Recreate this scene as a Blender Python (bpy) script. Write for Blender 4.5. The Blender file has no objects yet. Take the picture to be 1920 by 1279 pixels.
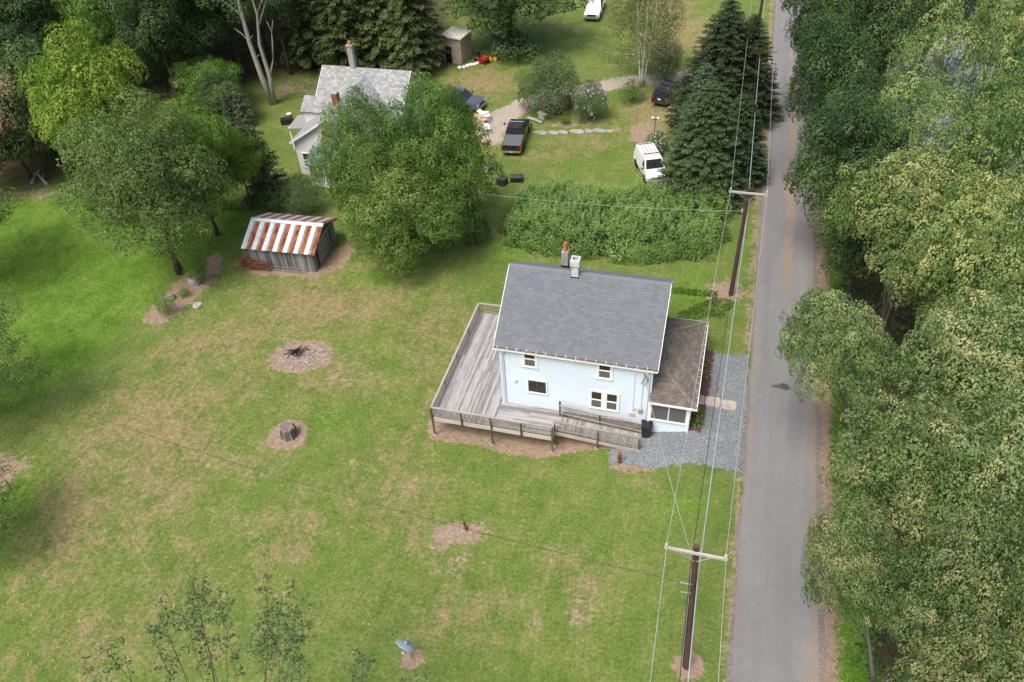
import bpy, bmesh, math, random
import numpy as np
from mathutils import Vector, Matrix
rad = math.radians
SC = bpy.context.scene
COL = SC.collection

# ------------------------------------------------------------------ camera, world, sun, exposure
YAW, PITCH, ROLL, CAM_H = rad(17.4), rad(42.167), rad(-3.65), 37.5
FPX, PW, PH = 1504.76, 1920, 1279
_h = np.array([-math.sin(YAW), math.cos(YAW), 0]); _r = np.array([math.cos(YAW), math.sin(YAW), 0]); _k = np.array([0, 0, 1.])
CF = _h*math.cos(PITCH) - _k*math.sin(PITCH); _u = np.cross(_r, CF)
CR = _r*math.cos(ROLL) + _u*math.sin(ROLL); CU = -_r*math.sin(ROLL) + _u*math.cos(ROLL)
CC = np.array([0, 0, CAM_H])
cam_data = bpy.data.cameras.new('camera'); cam = bpy.data.objects.new('camera', cam_data); COL.objects.link(cam)
cam_data.sensor_width = 36; cam_data.lens = FPX/PW*36; cam_data.clip_start = .5; cam_data.clip_end = 3000
cam.matrix_world = Matrix(((CR[0], CU[0], -CF[0], 0), (CR[1], CU[1], -CF[1], 0), (CR[2], CU[2], -CF[2], CAM_H), (0, 0, 0, 1)))
SC.camera = cam

SUN_EL, SUN_AZ = rad(61), rad(205)          # azimuth of the sun, clockwise from +Y
world = bpy.data.worlds.new('World'); SC.world = world; world.use_nodes = True
wn = world.node_tree; bg = wn.nodes['Background']
sky = wn.nodes.new('ShaderNodeTexSky'); sky.sky_type = 'NISHITA'; sky.sun_disc = False
sky.sun_elevation = SUN_EL; sky.sun_rotation = SUN_AZ; sky.air_density = 1.0; sky.dust_density = 5.0; sky.ozone_density = .5
wn.links.new(sky.outputs[0], bg.inputs[0]); bg.inputs[1].default_value = .112
sl = bpy.data.lights.new('sun', 'SUN'); sl.energy = 1.5; sl.angle = rad(28); sl.color = (1, .97, .925)
so = bpy.data.objects.new('sun', sl); COL.objects.link(so)
sd = Vector((math.sin(SUN_AZ)*math.cos(SUN_EL), math.cos(SUN_AZ)*math.cos(SUN_EL), math.sin(SUN_EL)))
so.rotation_euler = sd.to_track_quat('Z', 'Y').to_euler(); so.location = (0, 0, 80)
SC.view_settings.view_transform = 'Standard'; SC.view_settings.look = 'None'
SC.view_settings.exposure = .93; SC.view_settings.gamma = 1; SC.view_settings.use_curve_mapping = False
SC.cycles.max_bounces = 6; SC.cycles.diffuse_bounces = 3; SC.cycles.glossy_bounces = 2
SC.cycles.transmission_bounces = 3; SC.cycles.transparent_max_bounces = 4
SC.cycles.caustics_reflective = False; SC.cycles.caustics_refractive = False

# ------------------------------------------------------------------ survey helpers: a sight line to a point of the place
def ray(px, py): return CF + CR*((px-PW/2)/FPX) - CU*((py-PH/2)/FPX)
def at(px, py, z): d = ray(px, py); return CC + d*((z-CAM_H)/d[2])
def ter(x, y):
    t = np.clip((0.6-np.asarray(x, float))/12.3, 0, 1); z = -2.05*(1-(1-t)**1.7)
    s = np.clip((np.asarray(x, float)-12.)/5., 0, 1); return z - 1.3*s*s*(3-2*s)
def G(px, py):
    z = 0.
    for i in range(60):
        p = at(px, py, z); z = .6*z + .4*float(ter(p[0], p[1]))
    p = at(px, py, z); return float(p[0]), float(p[1]), float(ter(p[0], p[1]))
def mpp(P): return float((np.asarray(P, float)-CC) @ CF)/FPX       # metres per photo pixel at P
def proj(P):
    d = np.asarray(P, float)-CC; z = d @ CF; return PW/2+FPX*(d @ CR)/z, PH/2-FPX*(d @ CU)/z

# ------------------------------------------------------------------ objects, tags
def tag(o, label=None, cat=None, group=None, kind=None):
    if label: o['label'] = label
    if cat: o['category'] = cat
    if group: o['group'] = group
    if kind: o['kind'] = kind
    return o
def empty(name, loc=(0, 0, 0), rz=0, label=None, cat=None, group=None, scale=None):
    o = bpy.data.objects.new(name, None); COL.objects.link(o); o.location = loc; o.rotation_euler = (0, 0, rz)
    o.empty_display_size = .2
    if scale: o.scale = scale
    return tag(o, label, cat, group)
def link(name, me, parent=None, loc=None, rot=None, scale=None):
    o = bpy.data.objects.new(name, me); COL.objects.link(o)
    if parent: o.parent = parent
    if loc is not None: o.location = loc
    if rot is not None: o.rotation_euler = rot
    if scale is not None: o.scale = scale
    return o
class MB:
    def __init__(s): s.v = []; s.f = []; s.m = []; s.M = None
    def P(s, p):
        if s.M is not None: p = s.M @ Vector(p)
        s.v.append(tuple(p)); return len(s.v)-1
    def face(s, pts, m=0): s.f.append([s.P(p) for p in pts]); s.m.append(m)
    def box(s, x0, x1, y0, y1, z0, z1, m=0):
        c = [(x, y, z) for z in (z0, z1) for y in (y0, y1) for x in (x0, x1)]
        i = [s.P(p) for p in c]
        for q in ((0, 2, 3, 1), (4, 5, 7, 6), (0, 1, 5, 4), (2, 6, 7, 3), (0, 4, 6, 2), (1, 3, 7, 5)):
            s.f.append([i[k] for k in q]); s.m.append(m)
        return s
    def bar(s, a, b, w, h, m=0, up=(0, 0, 1)):                 # a beam of section w x h from a to b
        a, b = Vector(a), Vector(b); d = (b-a).normalized(); u = Vector(up)
        if abs(d.dot(u)) > .98: u = Vector((0, 1, 0))
        r = d.cross(u).normalized(); u = r.cross(d)
        c = [p + r*(w/2*sx) + u*(h/2*sz) for p in (a, b) for sx, sz in ((-1, -1), (1, -1), (1, 1), (-1, 1))]
        i = [s.P(p) for p in c]
        for q in ((3, 2, 1, 0), (4, 5, 6, 7), (0, 1, 5, 4), (1, 2, 6, 5), (2, 3, 7, 6), (3, 0, 4, 7)):
            s.f.append([i[k] for k in q]); s.m.append(m)
        return s
    def tube(s, pts, rr, n=8, m=0, cap=True):
        pts = [Vector(p) for p in pts]
        if not hasattr(rr, '__len__'): rr = [rr]*len(pts)
        rings = []; prev = None
        for k, p in enumerate(pts):
            d = (pts[min(k+1, len(pts)-1)]-pts[max(k-1, 0)]).normalized()
            if prev is None:
                prev = d.cross(Vector((0, 0, 1)))
                if prev.length < .05: prev = Vector((1, 0, 0))
            x = (prev - d*prev.dot(d)).normalized(); y = d.cross(x); prev = x
            rings.append([s.P(p + (x*math.cos(2*math.pi*j/n)+y*math.sin(2*math.pi*j/n))*rr[k]) for j in range(n)])
        for a, b in zip(rings, rings[1:]):
            for j in range(n): s.f.append([a[j], a[(j+1) % n], b[(j+1) % n], b[j]]); s.m.append(m)
        if cap: s.f.append(rings[0][::-1]); s.m.append(m); s.f.append(rings[-1]); s.m.append(m)
        return s
    def lathe(s, prof, n=16, m=0, c=(0, 0, 0), axis='Z'):
        rings = []
        for r, h in prof:
            ring = []
            for j in range(n):
                a = 2*math.pi*j/n; x, y = r*math.cos(a), r*math.sin(a)
                p = (x, y, h) if axis == 'Z' else ((x, h, y) if axis == 'Y' else (h, x, y))
                ring.append(s.P((p[0]+c[0], p[1]+c[1], p[2]+c[2])))
            rings.append(ring)
        for a, b in zip(rings, rings[1:]):
            for j in range(n): s.f.append([a[j], a[(j+1) % n], b[(j+1) % n], b[j]]); s.m.append(m)
        s.f.append(rings[0][::-1]); s.m.append(m); s.f.append(rings[-1]); s.m.append(m)
        return s
    def prism(s, poly, z0, z1, m=0):
        a = [s.P((p[0], p[1], z0)) for p in poly]; b = [s.P((p[0], p[1], z1)) for p in poly]; n = len(poly)
        s.f.append(a[::-1]); s.m.append(m); s.f.append(b); s.m.append(m)
        for j in range(n): s.f.append([a[j], a[(j+1) % n], b[(j+1) % n], b[j]]); s.m.append(m)
        return s
    def mesh(s, name, mats, smooth=False, bevel=0, fix=True):
        me = bpy.data.meshes.new(name); me.from_pydata(s.v, [], s.f)
        for mt in (mats if isinstance(mats, (list, tuple)) else [mats]): me.materials.append(mt)
        me.polygons.foreach_set('material_index', s.m)
        if fix or bevel:
            bm = bmesh.new(); bm.from_mesh(me)
            if bevel:
                bmesh.ops.remove_doubles(bm, verts=bm.verts, dist=1e-4)
            bmesh.ops.recalc_face_normals(bm, faces=bm.faces)
            if bevel:
                bmesh.ops.bevel(bm, geom=bm.edges[:], offset=bevel, segments=2, affect='EDGES', clamp_overlap=True)
            bm.to_mesh(me); bm.free()
        if smooth: me.polygons.foreach_set('use_smooth', [True]*len(me.polygons))
        me.update(); return me
    def build(s, name, mats, parent=None, loc=None, rot=None, **k):
        return link(name, s.mesh(name, mats, **k), parent, loc, rot)

# ------------------------------------------------------------------ materials
class NT:
    def __init__(s, name):
        s.mt = bpy.data.materials.new(name); s.mt.use_nodes = True; s.t = s.mt.node_tree
        s.b = s.t.nodes['Principled BSDF']; s.out = s.t.nodes['Material Output']; s._c = None
    def N(s, ty, **k):
        n = s.t.nodes.new(ty)
        for a, v in k.items(): setattr(n, a, v)
        return n
    def I(s, sock, v):
        if v is None: return
        if hasattr(v, 'links') or isinstance(v, bpy.types.NodeSocket): s.t.links.new(v, sock)
        elif hasattr(v, '__len__') and sock.type == 'RGBA' and len(v) == 3: sock.default_value = (*v, 1)
        else: sock.default_value = v
    def pos(s): return s.N('ShaderNodeNewGeometry').outputs['Position']
    def obj(s): return s.N('ShaderNodeTexCoord').outputs['Object']
    def scale(s, v, sc):
        n = s.N('ShaderNodeMapping'); s.I(n.inputs[0], v); n.inputs['Scale'].default_value = sc; return n.outputs[0]
    def noise(s, v, sc, det=3, rough=.55, dist=0):
        n = s.N('ShaderNodeTexNoise'); s.I(n.inputs['Vector'], v); n.inputs['Scale'].default_value = sc
        n.inputs['Detail'].default_value = det; n.inputs['Roughness'].default_value = rough; n.inputs['Distortion'].default_value = dist
        return n.outputs['Fac']
    def vor(s, v, sc, feat='F1'):
        n = s.N('ShaderNodeTexVoronoi', feature=feat); s.I(n.inputs['Vector'], v); n.inputs['Scale'].default_value = sc; return n
    def math(s, op, a, b=None, c=None):
        n = s.N('ShaderNodeMath', operation=op); s.I(n.inputs[0], a); s.I(n.inputs[1], b); s.I(n.inputs[2], c); return n.outputs[0]
    def mr(s, v, a, b, c=0., d=1., smooth=True):
        n = s.N('ShaderNodeMapRange', interpolation_type='SMOOTHSTEP' if smooth else 'LINEAR'); s.I(n.inputs['Value'], v)
        for k, x in zip(('From Min', 'From Max', 'To Min', 'To Max'), (a, b, c, d)): n.inputs[k].default_value = x
        return n.outputs[0]
    def mix(s, f, a, b, bt='MIX'):
        n = s.N('ShaderNodeMix', data_type='RGBA', blend_type=bt); s.I(n.inputs[0], f); s.I(n.inputs[6], a); s.I(n.inputs[7], b); return n.outputs[2]
    def ramp(s, f, stops):
        n = s.N('ShaderNodeValToRGB'); s.I(n.inputs[0], f); e = n.color_ramp.elements
        while len(e) < len(stops): e.new(.5)
        for el, (p, c) in zip(e, stops): el.position = p; el.color = (*c, 1)
        return n.outputs[0]
    def attr(s, name, ty='GEOMETRY'): n = s.N('ShaderNodeAttribute', attribute_name=name, attribute_type=ty); return n
    def rnd(s): return s.N('ShaderNodeObjectInfo').outputs['Random']
    def bump(s, h, st=.3, d=.02):
        n = s.N('ShaderNodeBump'); n.inputs['Strength'].default_value = st; n.inputs['Distance'].default_value = d
        s.I(n.inputs['Height'], h); s.I(s.b.inputs['Normal'], n.outputs[0])
    def done(s, col, rough=.8, metal=0., spec=.3):
        s.I(s.b.inputs['Base Color'], col); s.I(s.b.inputs['Roughness'], rough); s.I(s.b.inputs['Metallic'], metal)
        s.b.inputs['Specular IOR Level'].default_value = spec; return s.mt
def basic(name, c, rough=.7, metal=0, var=.25, sc=3, bump=0, bsc=30, spec=.3, orand=0, stretch=None, c2=None):
    n = NT(name); v = n.obj()
    if stretch: v = n.scale(v, stretch)
    f = n.noise(v, sc, 5, .6); hi = c2 or tuple(min(1, x*(1+var)) for x in c); lo = tuple(x*(1-var) for x in c)
    col = n.mix(n.mr(f, .3, .7), lo, hi)
    if orand:
        r = n.rnd(); col = n.mix(1., col, n.mix(r, (1-orand,)*3, (1+orand,)*3), 'MULTIPLY')
    if bump: n.bump(n.noise(v, bsc, 4), bump)
    return n.done(col, rough, metal, spec)

# lawn: grass, dry grass, bare soil, all from masks on the vertices broken up with noise
def ground_material():
    n = NT('lawn'); P = n.pos()
    a = n.N('ShaderNodeSeparateColor'); n.I(a.inputs[0], n.attr('mask').outputs['Color'])
    b = n.N('ShaderNodeSeparateColor'); n.I(b.inputs[0], n.attr('mask_b').outputs['Color'])
    dirt, dry, lush = a.outputs[0], a.outputs[1], a.outputs[2]; forest, ash, track = b.outputs[0], b.outputs[1], b.outputs[2]
    big = n.noise(P, .11, 4, .6); mid = n.noise(P, .55, 5, .65, .4); fine = n.noise(P, 3.2, 5, .65); tiny = n.noise(P, 14, 4, .7); tuft = n.noise(P, 6.5, 3, .75); blade = n.noise(P, 42, 3, .7)
    streak = n.noise(n.scale(P, (3.2, .35, 1)), 1.1, 4, .6)
    g = n.math('ADD', n.math('MULTIPLY', mid, .38), n.math('ADD', n.math('MULTIPLY', tuft, .30), n.math('ADD', n.math('MULTIPLY', fine, .20), n.math('MULTIPLY', streak, .12))))
    grass = n.ramp(g, [(.36, (.070, .125, .020)), (.5, (.122, .168, .037)), (.64, (.195, .215, .072))])
    lushc = n.ramp(g, [(.38, (.048, .120, .012)), (.5, (.095, .18, .02)), (.62, (.165, .24, .042))])
    grass = n.mix(n.mr(n.math('ADD', lush, n.math('MULTIPLY', n.math('SUBTRACT', mid, .5), .7)), .3, .75), grass, lushc)
    tan = n.ramp(n.math('ADD', n.math('MULTIPLY', fine, .6), n.math('MULTIPLY', tiny, .4)), [(.32, (.15, .11, .05)), (.5, (.24, .185, .09)), (.68, (.36, .285, .16))])
    df = n.math('ADD', dry, n.math('ADD', n.math('MULTIPLY', n.math('SUBTRACT', big, .5), .9), n.math('MULTIPLY', n.math('SUBTRACT', mid, .5), .9)))
    sx = n.N('ShaderNodeSeparateXYZ'); n.I(sx.inputs[0], P); mow = n.math('SINE', n.math('ADD', n.math('MULTIPLY', sx.outputs[0], 4.1), n.math('MULTIPLY', big, 5.)))
    df = n.math('ADD', df, n.math('MULTIPLY', mow, n.mr(big, .42, .62, .0, .07)))
    df = n.math('ADD', df, n.math('ADD', n.math('MULTIPLY', n.math('SUBTRACT', fine, .5), .7), n.math('MULTIPLY', n.math('SUBTRACT', streak, .5), .45)))
    df = n.math('ADD', df, n.math('MULTIPLY', n.math('SUBTRACT', tuft, .5), .6))
    col = n.mix(n.mr(df, .12, .72, 0, .92), grass, tan)
    soil = n.ramp(n.math('ADD', n.math('MULTIPLY', fine, .45), n.math('MULTIPLY', tiny, .55)), [(.3, (.155, .105, .068)), (.5, (.275, .20, .14)), (.72, (.42, .33, .25))])
    edge = n.math('ADD', n.math('ADD', n.math('MULTIPLY', n.math('SUBTRACT', fine, .5), 1.1), n.math('MULTIPLY', n.math('SUBTRACT', mid, .5), .8)), n.math('MULTIPLY', n.math('SUBTRACT', tiny, .5), .7))
    col = n.mix(n.mr(n.math('ADD', dirt, edge), .36, .62), col, soil)
    ashc = n.ramp(tiny, [(.3, (.10, .085, .08)), (.5, (.24, .21, .20)), (.66, (.52, .50, .49))])
    col = n.mix(n.mr(n.math('ADD', ash, edge), .36, .66), col, ashc)
    trk = n.ramp(n.math('ADD', n.math('MULTIPLY', fine, .5), n.math('MULTIPLY', tiny, .5)), [(.32, (.27, .22, .175)), (.68, (.47, .41, .345))])
    col = n.mix(n.mr(n.math('ADD', track, edge), .32, .62), col, trk)
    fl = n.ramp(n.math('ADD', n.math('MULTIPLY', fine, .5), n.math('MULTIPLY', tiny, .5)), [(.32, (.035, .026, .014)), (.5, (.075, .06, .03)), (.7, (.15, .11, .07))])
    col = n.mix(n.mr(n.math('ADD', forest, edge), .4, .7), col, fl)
    br = n.math('MULTIPLY', n.mr(blade, .25, .75, .72, 1.28, False), n.mr(tuft, .25, .75, .74, 1.26, False))
    vm = n.N('ShaderNodeVectorMath', operation='SCALE'); n.I(vm.inputs[0], col); n.I(vm.inputs['Scale'], br)
    n.bump(n.math('ADD', n.math('MULTIPLY', tiny, .6), n.math('ADD', blade, n.math('MULTIPLY', fine, .8))), .55, .06)
    return n.done(vm.outputs[0], .95, 0, .15)

def road_material():
    n = NT('asphalt'); P = n.pos()
    s = n.N('ShaderNodeSeparateXYZ'); n.I(s.inputs[0], P); x, y = s.outputs[0], s.outputs[1]
    big = n.noise(P, .35, 5, .6); mid = n.noise(P, 2.2, 5, .65); tiny = n.noise(P, 30, 3, .7); lon = n.noise(n.scale(P, (1.1, .06, 1)), 1.1, 3, .5)
    v = n.math('ADD', n.math('MULTIPLY', lon, .34), n.math('ADD', n.math('MULTIPLY', mid, .26), n.math('ADD', n.math('MULTIPLY', big, .22), n.math('MULTIPLY', tiny, .20))))
    col = n.ramp(v, [(.34, (.148, .146, .146)), (.5, (.182, .180, .179)), (.66, (.225, .222, .22))])
    cr = n.vor(n.scale(P, (1, .45, 1)), .55, 'DISTANCE_TO_EDGE').outputs['Distance']
    col = n.mix(n.math('MULTIPLY', n.mr(cr, .004, .02, 1, 0), n.mr(big, .5, .62, 0, .35)), col, (.13, .127, .125))
    # leaf litter collected along the crown of the road, thickest beyond the house, and along its right edge
    wob = n.math('ADD', x, n.math('MULTIPLY', n.math('SUBTRACT', n.noise(n.scale(P, (1, .5, 1)), .45, 4), .5), 1.5))
    c1 = n.mr(n.math('ABSOLUTE', n.math('SUBTRACT', wob, 5.95)), .15, .6, 1, 0)
    far = n.math('MULTIPLY', n.mr(y, 44, 54), n.mr(y, 92, 104, 1, 0))
    patch = n.mr(n.noise(n.scale(P, (1, .3, 1)), .35, 3), .36, .5)
    c2 = n.math('MULTIPLY', n.mr(wob, 6.9, 7.6), .7)
    c3 = n.math('MULTIPLY', n.mr(wob, 4.3, 3.8), .35)
    lit = n.math('MAXIMUM', n.math('MULTIPLY', n.math('MULTIPLY', c1, far), patch), n.math('MAXIMUM', c2, c3))
    lit = n.math('MULTIPLY', lit, n.mr(n.math('ADD', mid, n.math('MULTIPLY', tiny, .4)), .5, .8, .35, 1.))
    lc = n.ramp(tiny, [(.35, (.20, .140, .098)), (.65, (.34, .255, .185))])
    col = n.mix(n.math('MULTIPLY', lit, .85), col, lc)
    n.bump(n.math('ADD', tiny, mid), .25, .02)
    return n.done(col, .92, 0, .25)

def gravel_material(name, c0, c1, c2, sc=16):
    n = NT(name); P = n.pos(); v = n.vor(P, sc); v2 = n.vor(P, sc*2.1)
    g = n.N('ShaderNodeSeparateColor'); n.I(g.inputs[0], v.outputs['Color'])
    g2 = n.N('ShaderNodeSeparateColor'); n.I(g2.inputs[0], v2.outputs['Color'])
    big = n.noise(P, .5, 4)
    f = n.math('ADD', n.math('MULTIPLY', g.outputs[0], .45), n.math('ADD', n.math('MULTIPLY', g2.outputs[0], .3), n.math('MULTIPLY', big, .35)))
    col = n.ramp(f, [(.2, c0), (.55, c1), (.9, c2)])
    n.bump(v.outputs['Distance'], .9, .04); return n.done(col, .9, 0, .2)

def leaf_mat(name, stops, trans=.24, rough=.6):
    n = NT(name); t = n.attr('tint').outputs['Fac']
    big = n.noise(n.pos(), .35, 3)
    f = n.math('ADD', n.math('MULTIPLY', t, .8), n.math('MULTIPLY', big, .2))
    col = n.ramp(f, stops); hs = n.N('ShaderNodeHueSaturation'); r_ = n.rnd(); n.I(hs.inputs['Hue'], n.mr(r_, 0, 1, .488, .512, False)); n.I(hs.inputs['Value'], n.mr(n.math('FRACT', n.math('MULTIPLY', r_, 7.3)), 0, 1, .86, 1.14, False)); n.I(hs.inputs['Color'], col); col = hs.outputs[0]; n.done(col, rough, 0, .25)
    tr = n.N('ShaderNodeBsdfTranslucent'); n.I(tr.inputs[0], n.mix(1., col, (1.15, 1.3, .7), 'MULTIPLY'))
    mx = n.N('ShaderNodeMixShader'); mx.inputs[0].default_value = trans
    n.t.links.new(n.b.outputs[0], mx.inputs[1]); n.t.links.new(tr.outputs[0], mx.inputs[2]); n.t.links.new(mx.outputs[0], n.out.inputs[0])
    return n.mt

def shingle_mat(name, c0, c1, c2, moss=None):
    n = NT(name); v = n.obj(); t = n.math('FRACT', n.math('ADD', n.attr('tint').outputs['Fac'], n.rnd()))
    big = n.noise(n.pos(), .8, 4); gr = n.noise(n.pos(), 60, 2)
    f = n.math('ADD', n.math('MULTIPLY', t, .5), n.math('ADD', n.math('MULTIPLY', big, .3), n.math('MULTIPLY', gr, .2)))
    col = n.ramp(f, [(.2, c0), (.5, c1), (.8, c2)])
    if moss:
        m = n.mr(n.math('ADD', n.noise(n.pos(), 1.6, 5, .7), n.math('MULTIPLY', n.noise(n.pos(), 14, 3), .35)), .68, .9)
        col = n.mix(n.math('MULTIPLY', m, .8), col, moss)
    n.bump(gr, .3, .01); return n.done(col, .9, 0, .25)

def wood_mat(name, c0, c1, grain=(18, 1.2, 18), orand=.22):
    n = NT(name); v = n.obj(); r = n.rnd()
    off = n.N('ShaderNodeVectorMath', operation='ADD'); n.I(off.inputs[0], v)
    cx = n.N('ShaderNodeCombineXYZ'); n.I(cx.inputs[0], n.math('MULTIPLY', r, 37.)); n.I(cx.inputs[1], n.math('MULTIPLY', r, 91.)); n.I(off.inputs[1], cx.outputs[0])
    g = n.noise(n.scale(off.outputs[0], grain), 1., 5, .65); blot = n.noise(off.outputs[0], .9, 4, .6)
    f = n.math('ADD', n.math('MULTIPLY', g, .55), n.math('ADD', n.math('MULTIPLY', blot, .45), n.math('MULTIPLY', n.math('SUBTRACT', r, .5), orand)))
    col = n.ramp(f, [(.34, c0), (.66, c1)]); n.bump(g, .35, .01)
    return n.done(col, .9, 0, .2)
def car_paint(name, c, rough=.28, metal=.2):
    n = NT(name); d = n.noise(n.obj(), 2.5, 5, .6); col = n.mix(n.mr(d, .4, .75, 0, .12), c, (.35, .32, .28))
    n.b.inputs['Coat Weight'].default_value = .5; n.b.inputs['Coat Roughness'].default_value = .12
    return n.done(col, rough, metal, .5)

M = {}
M['lawn'] = ground_material(); M['road'] = road_material()
M['shoulder'] = gravel_material('road_shoulder', (.14, .118, .105), (.195, .168, .15), (.27, .238, .215), 16)
M['gravel'] = gravel_material('grey_gravel', (.10, .108, .115), (.185, .199, .21), (.32, .337, .352), 17)
M['mulch'] = gravel_material('red_mulch', (.06, .026, .028), (.115, .052, .052), (.18, .095, .09), 20)
M['water'] = basic('pond_water', (.27, .29, .31), .15, 0, .2, .4, spec=.6)  # the pale sky reflection is put into the base colour
M['siding'] = basic('pale_blue_siding', (.575, .66, .725), .55, 0, .05, .5)
M['wsiding'] = basic('white_siding', (.70, .69, .68), .6, 0, .07, .6)
M['trim'] = basic('white_trim', (.80, .80, .79), .5, 0, .05, 2)
M['found'] = basic('concrete', (.36, .35, .33), .9, 0, .2, 3, .3)
M['chim'] = basic('pale_chimney', (.52, .52, .51), .9, 0, .16, 4, .4, 12)
M['cblock'] = basic('grey_block', (.31, .29, .27), .9, 0, .25, 5, .4, 14)
M['flue'] = basic('orange_flue', (.55, .17, .07), .8, 0, .2, 5)
M['brick'] = basic('red_brick', (.24, .085, .06), .9, 0, .3, 7, .3, 20)
M['black'] = basic('black_plastic', (.018, .019, .022), .45, 0, .3, 4, spec=.5)
M['soot'] = basic('soot', (.012, .011, .01), .95, 0, .3, 4)
M['glass'] = basic('window_glass', (.035, .033, .032), .06, 0, .3, 1.2, spec=.6)
M['screen'] = basic('insect_screen', (.115, .118, .125), .5, 0, .08, 2)
M['bronze'] = basic('bronze_frame', (.10, .09, .085), .5, .3, .2, 4)
M['roofslab'] = basic('roof_underlay', (.10, .105, .115), .9, 0, .15, 2)
M['shingle'] = shingle_mat('grey_shingle', (.130, .138, .152), (.146, .155, .170), (.166, .175, .191))
M['pshingle'] = shingle_mat('brown_mossy_shingle', (.105, .088, .077), (.138, .118, .103), (.18, .157, .138), (.25, .222, .18))
M['wshingle'] = shingle_mat('light_grey_shingle', (.20, .21, .205), (.27, .28, .275), (.37, .38, .37))
M['gutterin'] = basic('gutter_debris', (.17, .095, .045), .95, 0, .4, 9)
M['deck'] = wood_mat('weathered_deck', (.20, .18, .165), (.50, .475, .46), (14, 14, 14), .5)
M['decky'] = wood_mat('weathered_deck_long', (.19, .182, .176), (.40, .392, .386), (22, 1.0, 10), .34)
M['deckx'] = wood_mat('weathered_deck_cross', (.19, .182, .176), (.40, .392, .386), (1.0, 22, 10), .5)
M['rail'] = wood_mat('grey_rail', (.235, .20, .165), (.40, .36, .315), (8, 8, 8), .25)
M['post'] = wood_mat('brown_post', (.075, .045, .03), (.19, .125, .085), (14, 14, 1), .25)
M['rim'] = wood_mat('pale_rim_board', (.32, .285, .24), (.52, .475, .42), (1.2, 10, 20), .2)
M['polew'] = wood_mat('creosote_pole', (.035, .02, .014), (.11, .062, .042), (26, 26, 1.0), .2)
M['armw'] = wood_mat('grey_crossarm', (.25, .22, .20), (.46, .42, .39), (1.5, 20, 20), .2)
M['oldwood'] = wood_mat('old_grey_boards', (.075, .075, .075), (.27, .272, .278), (14, 14, .7), .3)
M['wire'] = basic('pale_wire', (.42, .43, .42), .5, .3, .1, 1)
M['bluewire'] = basic('blue_grey_cable', (.37, .42, .46), .5, .2, .1, 1)
M['darkwire'] = basic('dark_cable', (.035, .037, .04), .6, 0, .1, 1)
M['galv'] = basic('galvanised', (.52, .555, .60), .42, .35, .12, 2.2)
M['rust'] = basic('rusty_iron', (.16, .058, .03), .85, .1, .45, 2.6, .2, 12, stretch=(1, .35, 1), c2=(.30, .12, .06))
M['rustmix'] = basic('half_rusted_steel', (.24, .09, .045), .7, .1, .4, 4, 0, stretch=(5, .3, 1), c2=(.38, .26, .21))
M['metal'] = basic('steel', (.42, .43, .45), .4, .7, .15, 3)
M['dish'] = basic('grey_dish', (.36, .43, .48), .5, .1, .08, 3)
M['bark'] = basic('bark', (.075, .055, .042), .95, 0, .4, 6, .6, 10, stretch=(3, 3, .6))
M['gbark'] = basic('grey_bark', (.19, .17, .15), .95, 0, .35, 6, .6, 10, stretch=(3, 3, .6))
M['deadwood'] = basic('dead_wood', (.33, .30, .26), .95, 0, .3, 6, .4, 10, stretch=(3, 3, .6))
M['stone'] = basic('flagstone', (.40, .35, .30), .9, 0, .2, 3, .4, 14, orand=.12)
M['greystone'] = basic('grey_flag', (.30, .285, .27), .9, 0, .25, 3, .4, 14, orand=.15)
M['tyre'] = basic('tyre', (.018, .018, .018), .8)
M['chrome'] = basic('bright_metal', (.55, .56, .58), .25, .9, .1, 3)
M['redlamp'] = basic('red_lamp', (.42, .012, .01), .25, spec=.5)
M['lamp'] = basic('headlamp', (.62, .63, .63), .15, .2, spec=.6)
M['plate'] = basic('plate', (.62, .58, .45), .5)
M['carglass'] = basic('car_glass', (.02, .023, .026), .04, spec=.7)
M['greenroof'] = shingle_mat('green_roof', (.10, .16, .145), (.14, .21, .19), (.19, .27, .245))
M['cardboard'] = basic('cardboard', (.50, .36, .24), .9, 0, .2, 3)
M['whiteplastic'] = basic('white_plastic', (.70, .69, .66), .5, 0, .12, 3)
M['blueplastic'] = basic('blue_plastic', (.06, .20, .48), .5, 0, .15, 3)
M['redpaint'] = basic('red_paint', (.42, .02, .018), .35, 0, .2, 3, spec=.5)
M['yellow'] = basic('yellow_plastic', (.60, .36, .03), .5, 0, .15, 3)
M['tank'] = basic('weathered_tank', (.46, .45, .42), .7, 0, .3, 2.5, c2=(.6, .59, .57))
M['cream'] = basic('cream_paint', (.50, .47, .40), .5, 0, .1, 2)
M['leaflitter'] = leaf_mat('fallen_leaf', [(.1, (.55, .33, .05)), (.5, (.60, .24, .05)), (.9, (.48, .42, .16))], .1)
# ------------------------------------------------------------------ ground, road and the other surfaces of the place
def inpoly(x, y, poly):
    r = np.zeros(np.shape(x), bool); j = len(poly)-1
    for i in range(len(poly)):
        xi, yi = poly[i][:2]; xj, yj = poly[j][:2]
        c = ((yi > y) != (yj > y)) & (x < (xj-xi)*(y-yi)/((yj-yi) or 1e-9)+xi); r ^= c; j = i
    return r
def pdist(x, y, poly, closed=True):
    d = np.full(np.shape(x), 1e9); n = len(poly)
    for i in range(n if closed else n-1):
        ax, ay = poly[i][:2]; bx, by = poly[(i+1) % n][:2]; L2 = (bx-ax)**2+(by-ay)**2 or 1e-9
        t = np.clip(((x-ax)*(bx-ax)+(y-ay)*(by-ay))/L2, 0, 1); d = np.minimum(d, np.hypot(x-ax-t*(bx-ax), y-ay-t*(by-ay)))
    return d
def soft_poly(x, y, poly, soft=.5):          # 1 inside, .5 on the outline, 0 outside
    d = pdist(x, y, poly); s = np.where(inpoly(x, y, poly), d, -d); return np.clip(.5+s/(2*soft), 0, 1)
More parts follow.
